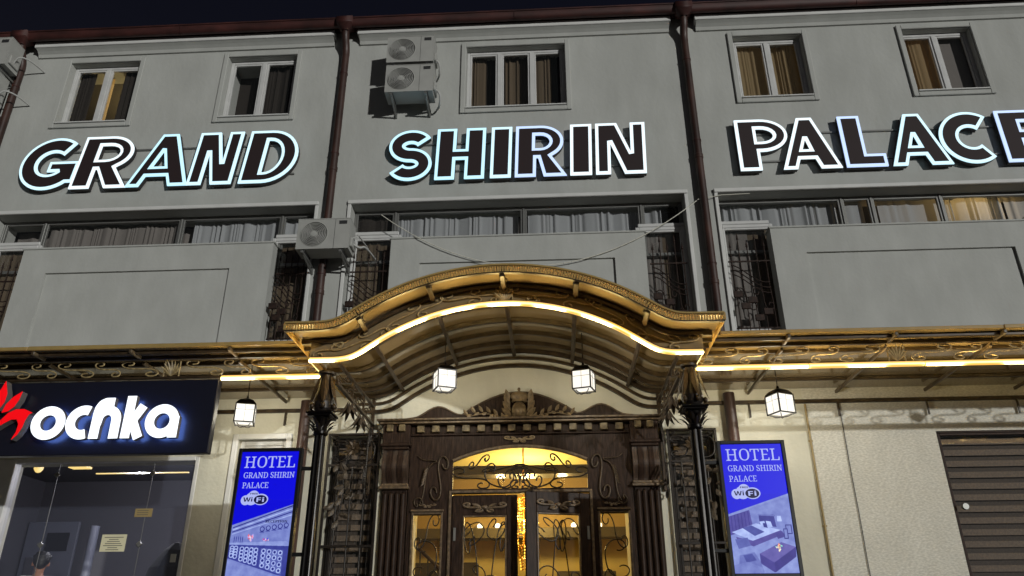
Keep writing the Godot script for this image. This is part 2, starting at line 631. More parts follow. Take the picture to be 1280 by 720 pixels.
func inset(p: PackedVector2Array, d: float) -> PackedVector2Array:
	# the largest ring left when the outline is moved inwards by d (outwards when d < 0)
	var r := Geometry2D.offset_polygon(ccw(p), -d, Geometry2D.JOIN_MITER)
	var best := PackedVector2Array()
	var most := 0.0
	for q in r:
		var a := 0.0
		for i in q.size():
			a += q[i].cross(q[(i + 1) % q.size()])
		if absf(a) > most:
			most = absf(a)
			best = q
	return best

func stroke(path: PackedVector2Array, w: float, ends := Geometry2D.END_BUTT) -> PackedVector2Array:
	var r := Geometry2D.offset_polyline(path, w * 0.5, Geometry2D.JOIN_ROUND, ends)
	return ccw(r[0])

func holed_wall(mb: MB, x0: float, x1: float, y0: float, y1: float, holes: Array, zf: float, zb: float) -> MB:
	var xs := [x0, x1]
	var ys := [y0, y1]
	for h in holes:
		xs.append_array([h.position.x, h.end.x])
		ys.append_array([h.position.y, h.end.y])
	xs.sort()
	ys.sort()
	for i in xs.size() - 1:
		for j in ys.size() - 1:
			if xs[i + 1] - xs[i] < 1e-4 or ys[j + 1] - ys[j] < 1e-4:
				continue
			var m := Vector2((xs[i] + xs[i + 1]) * 0.5, (ys[j] + ys[j + 1]) * 0.5)
			if holes.any(func(h): return h.has_point(m)):
				continue
			for z in [zf, zb]:
				mb.quad(Vector3(xs[i], ys[j], z), Vector3(xs[i + 1], ys[j], z), Vector3(xs[i + 1], ys[j + 1], z), Vector3(xs[i], ys[j + 1], z), Vector3(0, 0, 1 if z == zf else -1))
	for h in holes:
		var a: Vector2 = h.position
		var b: Vector2 = h.end
		for e in [[a.x, a.y, a.x, b.y, 1, 0], [b.x, a.y, b.x, b.y, -1, 0], [a.x, a.y, b.x, a.y, 0, 1], [a.x, b.y, b.x, b.y, 0, -1]]:
			mb.quad(Vector3(e[0], e[1], zf), Vector3(e[2], e[3], zf), Vector3(e[2], e[3], zb), Vector3(e[0], e[1], zb), Vector3(e[4], e[5], 0))
	for e in [[x0, y0, x0, y1, -1, 0], [x1, y0, x1, y1, 1, 0], [x0, y0, x1, y0, 0, -1], [x0, y1, x1, y1, 0, 1]]:
		mb.quad(Vector3(e[0], e[1], zf), Vector3(e[2], e[3], zf), Vector3(e[2], e[3], zb), Vector3(e[0], e[1], zb), Vector3(e[4], e[5], 0))
	return mb

func frame(mb: MB, x0: float, y0: float, x1: float, y1: float, w: float, z0: float, z1: float, bev := 0.006, sides := "lrtb") -> MB:
	# a rectangular frame, its bars butted end to end
	if sides.contains("l"): mb.span(Vector3(x0, y0, z0), Vector3(x0 + w, y1, z1), bev)
	if sides.contains("r"): mb.span(Vector3(x1 - w, y0, z0), Vector3(x1, y1, z1), bev)
	if sides.contains("t"): mb.span(Vector3(x0 + w, y1 - w, z0), Vector3(x1 - w, y1, z1), bev)
	if sides.contains("b"): mb.span(Vector3(x0 + w, y0, z0), Vector3(x1 - w, y0 + w, z1), bev)
	return mb

func text_fit(called: String, words: String, font: String, bold: bool, x0: float, y0: float, x1: float, y1: float, z: float, m: Material, parent: Node3D, depth := 0.002, skew := 0.0) -> void:
	var f := SystemFont.new()
	f.font_names = PackedStringArray([font])
	f.font_weight = 700 if bold else 400
	var t := TextMesh.new()
	t.text = words
	t.font = f
	t.font_size = 64
	t.pixel_size = 0.01
	t.depth = 0.01
	var b := t.get_aabb()
	if b.size.x < 1e-5:
		print("no text for ", words)
		return
	var sx := (x1 - x0) / b.size.x
	var sy := (y1 - y0) / b.size.y
	var sz := depth / maxf(b.size.z, 1e-5)
	var bs := Basis(Vector3(sx, 0, 0), Vector3(skew * sy, sy, 0), Vector3(0, 0, sz))
	var mid := b.get_center()
	part(called, t, m, parent, Transform3D(bs, Vector3((x0 + x1) * 0.5, (y0 + y1) * 0.5, z) - bs * mid))

# ------------------------------------------------------------------ the scene
func _ready() -> void:
	rng.seed = 4
	var cam := Camera3D.new()
	cam.name = "camera"
	add_child(cam)
	cam.position = Vector3(0.4525, 1.6, 9.5)
	cam.rotation_degrees = Vector3(24.64, 3.09, -0.2)
	cam.fov = 41.11
	cam.near = 0.05
	cam.far = 2000.0
	cam.current = true
	var env := Environment.new()
	env.background_mode = Environment.BG_SKY
	var sky := ProceduralSkyMaterial.new()
	sky.sky_top_color = Color(0.020, 0.022, 0.043)
	sky.sky_horizon_color = Color(0.27, 0.265, 0.275)
	sky.sky_curve = 0.12
	sky.ground_bottom_color = Color(0.05, 0.05, 0.06)
	sky.ground_horizon_color = Color(0.27, 0.265, 0.275)
	env.sky = Sky.new()
	env.sky.sky_material = sky
	env.background_energy_multiplier = 1.0
	env.tonemap_mode = Environment.TONE_MAPPER_LINEAR
	env.tonemap_exposure = 2.4
	env.sdfgi_enabled = true
	env.ssao_enabled = true
	env.ssil_enabled = true
	var we := WorldEnvironment.new()
	we.name = "world_environment"
	we.environment = env
	add_child(we)
	# the street lighting of the place comes low from the right, as the shadows on the wall show
	var sun := DirectionalLight3D.new()
	sun.name = "street_light_direction"
	add_child(sun)
	sun.look_at_from_position(Vector3.ZERO, Vector3(-0.78, -0.135, -1.0))
	sun.light_color = Color(0.995, 0.995, 0.975)
	sun.light_energy = 0.275
	sun.light_angular_distance = 0.9
	sun.sky_mode = DirectionalLight3D.SKY_MODE_LIGHT_ONLY
	sun.shadow_enabled = true

	make_materials()
	S_UNIT = scroll_unit(12.5, 0.95, false)
	C_UNIT = scroll_unit(10.5, 1.0, true)
	build_ground()
	build_building()
	build_upper_windows()
	build_bays()
	build_ground_floor()
	build_lobby()
	build_shop()
	build_drainpipes()
	build_portal()
	build_canopies()
	build_columns()
	build_lanterns()
	build_air_conditioners()
	build_words()
	build_shop_sign()
	build_posters()
	build_small_things()
	build_person()

func build_ground() -> void:
	var g := MB.new()
	g.box(Vector3(0, -0.25, 0), Vector3(1600, 0.2, 1600))
	struct("ground", g, M.soil)
	g = MB.new()
	g.span(Vector3(-60, -0.15, 8.2), Vector3(60, -0.02, 22.0))
	struct("road", g, M.asphalt)
	g = MB.new()
	g.span(Vector3(-40, -0.14, 3.4), Vector3(40, 0.12, 8.0), 0.01)
	var p := struct("pavement", g, M.paving)
	g = MB.new()
	g.span(Vector3(-40, -0.14, 8.0), Vector3(40, 0.135, 8.2), 0.02)
	obj("kerb", g, M.paving, p)
	g = MB.new()
	g.span(Vector3(-9, 0.0, 0.0), Vector3(9, 0.6, 2.6), 0.01)
	var t := struct("terrace", g, M.paving)
	for i in 3:
		g = MB.new()
		g.span(Vector3(-9, 0.0, 2.6 + i * 0.27), Vector3(9, 0.45 - i * 0.15, 2.87 + i * 0.27), 0.01)
		obj("step", g, M.paving, t)

const TOPS := [[-7.33, -6.02, 2], [-4.71, -3.43, 2], [-0.85, 0.86, 3], [3.33, 4.55, 2], [5.92, 7.11, 2]]
const BAYS := [[-7.75, -2.92], [-2.39, 2.39], [2.86, 7.75]]

func build_building() -> void:
	building = thing("hotel_building", "three-storey grey plastered hotel front with brown gutter and recessed middle floor", "building")
	var w := 0.08
	# upper wall with the openings of two storeys
	var holes := []
	for t in TOPS:
		holes.append(Rect2(t[0] + w, 8.99, t[1] - t[0] - 2 * w, 1.2))
	for b in BAYS:
		holes.append(Rect2(b[0], 5.0, b[1] - b[0], 2.36))
	obj("wall", holed_wall(MB.new(), -11.5, 11.0, 4.95, 10.62, holes, 0.0, -0.5), M.grey_plaster, building)
	# ground floor wall
	holes = [Rect2(-6.66, 0.85, 2.64, 2.88), Rect2(-3.55, 1.2, 0.62, 2.73), Rect2(-2.36, 1.2, 0.63, 2.75), Rect2(-1.3, 0.6, 2.62, 3.3), Rect2(1.86, 1.2, 0.57, 2.74)]
	obj("wall", holed_wall(MB.new(), -11.5, 3.57, 0.0, 4.95, holes, 0.0, -0.5), M.cream_plaster, building)
	holes = [Rect2(5.1, 1.1, 3.2, 2.8)]
	obj("wall", holed_wall(MB.new(), 3.57, 11.0, 0.0, 4.95, holes, 0.0, -0.5), M.stone_render, building)
	# the rest of the shell
	var s := MB.new()
	s.span(Vector3(-11.5, 0, -9.5), Vector3(-11.3, 10.6, -0.5))
	s.span(Vector3(10.8, 0, -9.5), Vector3(11.0, 10.6, -0.5))
	s.span(Vector3(-11.5, 0, -9.7), Vector3(11.0, 10.6, -9.5))
	obj("side_wall", s, M.grey_plaster, building)
	s = MB.new()
	s.span(Vector3(-11.3, 4.72, -9.5), Vector3(10.8, 4.98, -0.5))
	s.span(Vector3(-11.3, 7.9, -9.5), Vector3(10.8, 8.1, -0.5))
	s.span(Vector3(-11.3, 10.4, -9.5), Vector3(10.8, 10.6, -0.5))
	obj("floor_slab", s, M.room_dark, building)
	s = MB.new()
	s.span(Vector3(-11.3, 4.98, -2.6), Vector3(10.8, 10.4, -2.5))
	for x in [-10.9, -5.4, -2.64, 2.62, 5.3, 8.2]:
		s.span(Vector3(x - 0.05, 8.1, -2.5), Vector3(x + 0.05, 10.4, -0.5))
	for x in [-2.65, 2.63, 7.9, -7.9]:
		s.span(Vector3(x - 0.1, 4.98, -2.5), Vector3(x + 0.1, 7.9, -0.5))
	obj("inner_wall", s, M.room_dark, building)
	# roof and eaves
	s = MB.new()
	s.prism(PackedVector2Array([Vector2(-0.27, 10.66), Vector2(0.55, 10.80), Vector2(10.0, 12.9), Vector2(10.0, 12.8), Vector2(0.6, 10.72), Vector2(-0.27, 10.635)]), [], -11.7, 11.2)
	obj("roof", s, M.roofing, building, Transform3D(Basis(Vector3(0, 0, -1), Vector3(0, 1, 0), Vector3(1, 0, 0)), Vector3.ZERO))
	s = MB.new()
	s.span(Vector3(-11.6, 10.625, -0.4), Vector3(11.1, 10.78, 0.12))
	obj("eaves_soffit", s, M.gutter_metal, building)
	# gutter: a half-round trough with a rolled lip, in lengths
	var lengths := [-11.6, -8.05, -5.4, -2.7, 0.0, 2.65, 5.3, 8.1, 11.1]
	for i in lengths.size() - 1:
		s = MB.new()
		var prof := arc2(Vector2(0.235, 10.63), 0.075, 180, 360, 10, 0.115)
		var tr := MB.new()
		tr.ribbon(prof, 0.008, -lengths[i + 1] + 0.004, -lengths[i] - 0.004)
		obj("gutter", tr, M.gutter_metal, building, Transform3D(Basis(Vector3(0, 0, 1), Vector3(0, 1, 0), Vector3(-1, 0, 0)), Vector3.ZERO))
		var lip := MB.new()
		lip.tube([Vector3(lengths[i], 10.64, 0.312), Vector3(lengths[i + 1], 10.64, 0.312)], 0.016, 6)
		obj("gutter_lip", lip, M.gutter_metal, building)
	# white crown moulding under the eaves, broken at the drainpipes
	for seg in [[-11.5, -8.25], [-7.87, -2.9], [-2.52, 2.46], [2.84, 8.0], [8.4, 11.0]]:
		s = MB.new()
		s.prism(PackedVector2Array([Vector2(0.0, 10.452), Vector2(0.148, 10.452), Vector2(0.155, 10.46), Vector2(0.155, 10.545), Vector2(0.0, 10.545)]), [], -seg[1], -seg[0])
		obj("cornice", s, M.white_trim, building, Transform3D(Basis(Vector3(0, 0, 1), Vector3(0, 1, 0), Vector3(-1, 0, 0)), Vector3.ZERO))
		s = MB.new()
		s.prism(PackedVector2Array([Vector2(0.0, 10.33), Vector2(0.03, 10.335), Vector2(0.05, 10.385), Vector2(0.09, 10.42), Vector2(0.135, 10.45), Vector2(0.0, 10.45)]), [], -seg[1] + 0.02, -seg[0] - 0.02)
		obj("cornice_cove", s, M.panel_plaster, building, Transform3D(Basis(Vector3(0, 0, 1), Vector3(0, 1, 0), Vector3(-1, 0, 0)), Vector3.ZERO))

func pane_frame(parent: Node3D, x0: float, y0: float, x1: float, y1: float, z: float, splits: Array, w := 0.055, m: Material = null, gl: Material = null) -> void:
	# an outer frame with mullions, one glass pane to each light
	var fr := frame(MB.new(), x0, y0, x1, y1, w, z - 0.03, z + 0.03)
	obj("frame", fr, m if m else M.pvc_white, parent)
	var at := [x0 + w * 0.5]
	for s in splits:
		var mu := MB.new()
		mu.span(Vector3(s - w * 0.75, y0 + w, z - 0.035), Vector3(s + w * 0.75, y1 - w, z + 0.04), 0.006)
		obj("mullion", mu, m if m else M.pvc_white, parent)
		at.append(s)
	at.append(x1 - w * 0.5)
	for i in at.size() - 1:
		var a: float = at[i] + w * (0.5 if i == 0 else 0.75)
		var b: float = at[i + 1] - w * (0.5 if i == at.size() - 2 else 0.75)
		var sash := frame(MB.new(), a + 0.001, y0 + w + 0.001, b - 0.001, y1 - w - 0.001, 0.028, z - 0.02, z + 0.022, 0.004)
		obj("sash", sash, m if m else M.pvc_white, parent)
		var g := MB.new()
		g.quad(Vector3(a + 0.028, y0 + w + 0.028, z), Vector3(b - 0.028, y0 + w + 0.028, z), Vector3(b - 0.028, y1 - w - 0.028, z), Vector3(a + 0.028, y1 - w - 0.028, z), Vector3(0, 0, 1))
		obj("pane", g, gl if gl else M.window_glass, parent)

func curtain(parent: Node3D, x0: float, x1: float, y0: float, y1: float, z: float, m: Material, folds := 5.0, amp := 0.02) -> void:
	obj("curtain", MB.new().sheet(x0, x1, y0, y1, z, folds, amp, rng.randf() * 6.0), m, parent)

func room_lamp(parent: Node3D, at: Vector3, c: Color, e: float) -> void:
	var b := MB.new()
	b.ball(at, Vector3(0.07, 0.09, 0.07), 10, 8)
	obj("lamp_bulb", b, M.bulb, parent)
	omni("room_light", parent, at, c, e, 0.05)

func build_upper_windows() -> void:
	for i in TOPS.size():
		var t: Array = TOPS[i]
		var win := Node3D.new()
		win.name = "window"
		building.add_child(win, true)
		var x0: float = t[0]
		var x1: float = t[1]
		var tr := frame(MB.new(), x0, 8.91, x1, 10.27, 0.075, 0.0, 0.035, 0.008)
		obj("surround", tr, M.grey_plaster, win)
		var sill := MB.new()
		sill.span(Vector3(x0 + 0.082, 8.992, -0.12), Vector3(x1 - 0.082, 9.012, 0.05), 0.004)
		obj("sill", sill, M.white_trim, win)
		var a := x0 + 0.081
		var b := x1 - 0.081
		var sp := [(a + b) * 0.5] if t[2] == 2 else [a + (b - a) * 0.335, a + (b - a) * 0.665]
		pane_frame(win, a, 9.013, b, 10.189, -0.13, sp, 0.048)
		var z := -0.24
		var m2 := (a + b) * 0.5
		if i == 0:
			# dark curtains with warm light showing between them
			curtain(win, a, a + 0.30, 9.0, 10.2, z, M.curtain_dark, 3)
			curtain(win, a + 0.40, m2 - 0.06, 9.0, 10.2, z - 0.12, M.curtain_warm, 2, 0.03)
			curtain(win, m2 + 0.12, m2 + 0.22, 9.0, 10.2, z - 0.1, M.curtain_warm, 1, 0.03)
			curtain(win, m2 + 0.2, b, 9.0, 10.2, z, M.curtain_dark, 3)
			room_lamp(win, Vector3(m2, 9.9, -1.6), Color(1.0, 0.88, 0.6), 0.8)
		elif i == 1:
			curtain(win, a, m2 - 0.06, 9.0, 10.2, z - 0.25, M.curtain_dark, 2)
			curtain(win, m2 + 0.02, b, 9.0, 10.2, z, M.curtain_dark, 5)
		elif i == 2:
			for k in 3:
				var u := lerpf(a, b, k / 3.0)
				var v := lerpf(a, b, (k + 1) / 3.0)
				curtain(win, u + 0.03, u + 0.30, 9.0, 10.2, z, M.curtain_brown, 3)
				curtain(win, u + 0.29, v - 0.02, 9.0, 10.2, z - 0.05, M.curtain_dark if k != 1 else M.curtain_brown, 3)
		elif i == 3:
			curtain(win, a, m2 - 0.02, 9.0, 10.2, z, M.curtain_warm, 4)
			curtain(win, m2, m2 + 0.26, 9.0, 10.2, z - 0.03, M.curtain_warm, 2)
			curtain(win, m2 + 0.24, b, 9.0, 10.2, z, M.curtain_warm, 3)
			room_lamp(win, Vector3(m2, 9.8, -1.5), Color(1.0, 0.90, 0.68), 0.035)
		else:
			curtain(win, a, m2, 9.0, 10.2, z, M.curtain_warm, 4)
			curtain(win, m2 + 0.03, b, 9.0, 10.2, z, M.curtain_grey, 2, 0.008)
			room_lamp(win, Vector3(a + 0.1, 9.7, -1.1), Color(1.0, 0.80, 0.5), 0.03)

func grille(parent: Node3D, x0: float, x1: float, z: float) -> void:
	# a wrought window guard: bars with spear tips, two rails, scrolls, and a shelf of small plates low down
	var g := Node3D.new()
	g.name = "window_guard"
	parent.add_child(g, true)
	var y0 := 5.0
	var w := x1 - x0
	for i in 5:
		var x := x0 + 0.05 + (w - 0.1) * i / 4.0
		var top := 6.52 + 0.12 * (i % 2)
		var b := MB.new()
		b.tube([Vector3(x, y0, z), Vector3(x, 5.35, z + 0.05), Vector3(x, 5.7, z + 0.04), Vector3(x, 5.95, z), Vector3(x, top, z)], 0.0075, 5)
		b.tube([Vector3(x, top, z), Vector3(x, top + 0.05, z), Vector3(x, top + 0.11, z)], 0.018, 5, 0.001)
		obj("bar", b, M.rusty_iron, g)
	for y in [6.3, 5.32]:
		var r := MB.new()
		r.span(Vector3(x0, y - 0.009, z - 0.009), Vector3(x1, y + 0.009, z + 0.009))
		obj("rail", r, M.rusty_iron, g)
	for k in 3:
		var s := MB.new()
		s.tube(bez(Vector3(x0 + 0.03, 6.24 - k * 0.07, z + 0.02), Vector3(x0 + 0.18, 6.22 - k * 0.07, z + 0.02), Vector3(x1 - 0.22, 5.92 - k * 0.07, z + 0.02), Vector3(x1 - 0.04, 5.98 - k * 0.08, z + 0.02), 10), 0.008, 5)
		obj("scroll", s, M.rusty_iron, g)
	for k in 2:
		var s := MB.new()
		s.tube(sc(S_UNIT, Vector2(x0 + w * (0.3 + 0.4 * k), 5.72), 0.32, w * 0.42, PI / 2, z + 0.05), 0.008, 5)
		obj("scroll", s, M.rusty_iron, g)
	for k in 5:
		var s := MB.new()
		s.box(Vector3(x0 + 0.06 + (w - 0.16) * [0.0, 0.45, 0.2, 0.9, 0.6][k], 5.78 - 0.085 * k, z + 0.07), Vector3(0.12, 0.09, 0.03), 0.006)
		obj("plate", s, M.rusty_iron, g)

func build_bays() -> void:
	for i in BAYS.size():
		var b: Array = BAYS[i]
		var x0: float = b[0]
		var x1: float = b[1]
		var tr := MB.new()
		tr.span(Vector3(x0 - 0.05, 7.36, 0.0), Vector3(x1 + 0.05, 7.42, 0.045), 0.008)
		obj("bay_moulding", tr, M.white_trim, building)
		tr = MB.new()
		tr.span(Vector3(x0 - 0.05, 5.0, 0.0), Vector3(x0, 7.359, 0.03), 0.006)
		obj("bay_jamb", tr, M.white_trim, building)
		tr = MB.new()
		tr.span(Vector3(x1, 5.0, 0.0), Vector3(x1 + 0.05, 7.359, 0.03), 0.006)
		obj("bay_jamb", tr, M.white_trim, building)
		# the solid parapet panel in the middle, with its sunken field
		var p0: float = [-7.14, -1.77, 3.51][i]
		var p1: float = [-3.46, 1.79, 7.16][i]
		var q0: float = [-6.73, -1.35, 3.95][i]
		var q1: float = [-4.05, 1.36, 6.70][i]
		var pn := holed_wall(MB.new(), p0, p1, 4.99, 6.76, [Rect2(q0, 5.06, q1 - q0, 1.32)], 0.012, -0.022)
		pn.span(Vector3(p0, 4.99, -0.2), Vector3(p1, 6.76, -0.024))
		var panel := obj("parapet_panel", pn, M.panel_plaster, building)
		pn = MB.new()
		pn.span(Vector3(p0 - 0.02, 6.762, -0.2), Vector3(p1 + 0.02, 6.79, 0.03), 0.006)
		obj("coping", pn, M.panel_plaster, panel)
		# glazing behind
		var gz := Node3D.new()
		gz.name = "bay_window"
		building.add_child(gz, true)
		var z := -0.24
		var sp: Array = [[-7.1, -5.0, -3.47], [-1.78, 0.1, 1.80], [4.64, 5.06, 6.02]][i]
		pane_frame(gz, x0 + 0.002, 6.5, x1 - 0.002, 7.358, z, sp, 0.022, M.galvanised)
		for e in [[x0 + 0.002, p0 + 0.06], [p1 - 0.06, x1 - 0.002]]:
			var rail := MB.new()
			rail.span(Vector3(e[0], 6.945, z + 0.032), Vector3(e[1], 7.0, z + 0.07), 0.008)
			obj("transom_rail", rail, M.pvc_white, gz)
		for e in [[x0 + 0.003, p0 + 0.1], [p1 - 0.1, x1 - 0.003]]:
			pane_frame(gz, e[0], 5.002, e[1], 6.938, z + 0.045, [], 0.05)
			var low := MB.new()
			low.span(Vector3(e[0] + 0.062, 5.30, z + 0.03), Vector3(e[1] - 0.062, 5.37, z + 0.075), 0.006)
			obj("low_rail", low, M.pvc_white, gz)
			var dk: bool = e[1] < 0.0
			curtain(gz, e[0], e[0] + (e[1] - e[0]) * 0.55, 5.0, 6.95, z - 0.05, M.curtain_brown if dk else M.curtain_grey, 2, 0.012)
			curtain(gz, e[0] + (e[1] - e[0]) * 0.5, e[1], 5.0, 6.95, z - 0.08, M.curtain_brown, 2, 0.012)
		if i == 0:
			curtain(gz, -7.1, -5.05, 6.6, 7.33, z - 0.12, M.curtain_grey, 20, 0.02)
			curtain(gz, -4.85, -3.2, 6.6, 7.33, z - 0.12, M.curtain_sheer, 14, 0.022)
		elif i == 1:
			curtain(gz, -1.85, 0.02, 6.6, 7.31, z - 0.12, M.curtain_sheer, 15, 0.02)
			curtain(gz, 0.16, 2.1, 6.6, 7.31, z - 0.12, M.curtain_sheer, 13, 0.024)
			curtain(gz, -2.4, -1.84, 6.9, 7.36, z - 0.1, M.curtain_dark, 3)
			curtain(gz, 2.08, 2.4, 6.9, 7.36, z - 0.1, M.curtain_dark, 2)
		else:
			curtain(gz, 2.9, 4.62, 6.6, 7.34, z - 0.12, M.curtain_sheer, 12, 0.025)
			curtain(gz, 4.68, 4.98, 6.6, 7.36, z - 0.1, M.curtain_sheer, 1, 0.004)
			curtain(gz, 5.08, 5.14, 6.6, 7.36, z - 0.16, M.curtain_warm, 1, 0.004)
			curtain(gz, 5.2, 6.05, 6.6, 7.36, z - 0.12, M.curtain_sheer, 3, 0.01)
			curtain(gz, 6.06, 6.95, 6.6, 7.36, z - 0.12, M.curtain_sheer, 8, 0.035)
			curtain(gz, 6.97, 7.74, 6.6, 7.36, z - 0.12, M.curtain_sheer, 3, 0.01)
			room_lamp(gz, Vector3(6.55, 7.3, -0.8), Color(1.0, 0.82, 0.52), 0.22)
			room_lamp(gz, Vector3(5.11, 7.1, -0.85), Color(1.0, 0.78, 0.45), 0.008)
		curtain(gz, x0 + 0.01, x1 - 0.01 if i < 2 else 5.0, 6.6, 7.36, z - 0.30, M.curtain_grey, 22 if i < 2 else 9, 0.02)
		# wrought guards in the two side openings
		grille(building, x0 + 0.04, p0 - 0.05, -0.06)
		grille(building, p1 + 0.05, x1 - 0.04, -0.06)

func scroll_guard(parent: Node3D, x0: float, x1: float, y0: float, y1: float, mir: float) -> void:
	# the guard of a ground floor window: frame, bars, a scrolled head with a flower, a spray of leaves
	var g := Node3D.new()
	g.name = "window_guard"
	parent.add_child(g, true)
	var z := 0.05
	obj("guard_frame", frame(MB.new(), x0, y0, x1, y1, 0.03, z - 0.015, z + 0.015, 0.004), M.wrought_iron, g)
	var hb := y1 - 0.40
	for y in [hb, 2.62]:
		var r := MB.new()
		r.span(Vector3(x0 + 0.031, y - 0.015, z - 0.014), Vector3(x1 - 0.031, y + 0.015, z + 0.014), 0.003)
		obj("rail", r, M.wrought_iron, g)
	for i in 3:
		var x := lerpf(x0, x1, (i + 1) / 4.0)
		var b := MB.new()
		b.tube([Vector3(x, y0 + 0.03, z), Vector3(x, hb - 0.016, z)], 0.011, 6)
		obj("bar", b, M.wrought_iron, g)
	var c := Vector2((x0 + x1) * 0.5, (hb + y1) * 0.5)
	for sx in [-1.0, 1.0]:
		var s := MB.new()
		s.tube(sc(C_UNIT, c + Vector2(sx * 0.165, -0.02), 0.27, 0.20 * sx, PI / 2 * sx, z), 0.010, 6)
		obj("scroll", s, M.wrought_iron, g)
		s = MB.new()
		s.tube(sc(S_UNIT, c + Vector2(sx * 0.17, 0.11), 0.24 * sx, 0.09, 0.25 * sx, z), 0.008, 6)
		obj("scroll", s, M.wrought_iron, g)
	var fl := MB.new()
	for k in 9:
		var a := TAU * k / 9
		fl.leaf(Vector3(c.x, c.y, z + 0.02), Vector3(cos(a), sin(a), 0.25), Vector3(0, 0, 1), 0.11, 0.06, 0.25)
	fl.ball(Vector3(c.x, c.y, z + 0.04), Vector3(0.022, 0.022, 0.022), 8, 6)
	obj("flower", fl, M.bronze_iron, g)
	for k in 20:
		var a := rng.randf() * TAU
		var p := Vector3(c.x + 0.10 * mir + rng.randf_range(-0.17, 0.17), hb - 0.02 - 0.032 * k + rng.randf_range(-0.04, 0.04), z + 0.03)
		var lf := MB.new()
		var wd := 1.0 - absf(k - 8.0) / 14.0
		p.x = lerpf(c.x + 0.12 * mir, p.x, wd)
		lf.leaf(p, Vector3(cos(a), sin(a) - 0.4, 0.3), Vector3(0, 0, 1), 0.13, 0.065, 0.3)
		obj("leaf", lf, M.leaf_iron, g)
	var st := MB.new()
	st.tube(bez(Vector3(c.x, c.y - 0.05, z + 0.02), Vector3(c.x + 0.2 * mir, hb, z + 0.03), Vector3(c.x, hb - 0.3, z + 0.03), Vector3(c.x + 0.13 * mir, hb - 0.62, z + 0.03)), 0.008, 5)
	obj("stem", st, M.wrought_iron, g)

func blinds(parent: Node3D, x0: float, x1: float, y0: float, y1: float, z: float, pitch: float) -> void:
	var n := int((y1 - y0) / pitch)
	for i in n:
		var y := y1 - (i + 0.5) * pitch
		var s := MB.new()
		s.box(Vector3((x0 + x1) * 0.5, y, z), Vector3(x1 - x0, pitch * 0.52, 0.006), 0.0, Basis(Vector3(1, 0, 0), 0.12))
		obj("slat", s, M.blind_light, parent)
	var bk := MB.new()
	bk.span(Vector3(x0, y0, z - 0.06), Vector3(x1, y1, z - 0.05))
	obj("blind_backing", bk, M.blind_dark, parent)

func build_ground_floor() -> void:
	for q in [[-2.36, -1.73, 3.95, -1.0], [1.86, 2.43, 3.94, 1.0]]:
		var win := Node3D.new()
		win.name = "window"
		building.add_child(win, true)
		pane_frame(win, q[0] + 0.001, 1.201, q[1] - 0.001, q[2] - 0.001, -0.12, [], 0.05, M.wrought_iron)
		blinds(win, q[0] + 0.02, q[1] - 0.02, 1.22, q[2] - 0.02, -0.22, 0.125)
		scroll_guard(building, q[0] - 0.02, q[1] + 0.02, 1.15, q[2] + 0.03, q[3])
	# window behind the left poster
	var w := Node3D.new()
	w.name = "window"
	building.add_child(w, true)
	obj("surround", frame(MB.new(), -3.62, 1.13, -2.86, 4.0, 0.07, 0.0, 0.04, 0.008), M.white_trim, w)
	pane_frame(w, -3.549, 1.201, -2.931, 3.929, -0.1, [], 0.06)
	blinds(w, -3.5, -2.98, 1.25, 3.9, -0.25, 0.125)
	# wide window with a banded blind at the right
	w = Node3D.new()
	w.name = "window"
	building.add_child(w, true)
	pane_frame(w, 5.101, 1.101, 8.299, 3.899, -0.05, [6.7], 0.02, M.rusty_iron)
	blinds(w, 5.14, 8.26, 1.15, 3.86, -0.14, 0.133)
	# a pale disc in place of a light reflection on the wide window
	var glint := MB.new()
	glint.tube([Vector3(5.22, 3.0, 0.0), Vector3(5.22, 3.0, 0.05)], 0.035, 12)
	obj("reflection_disc", glint, M.galvanised, w)

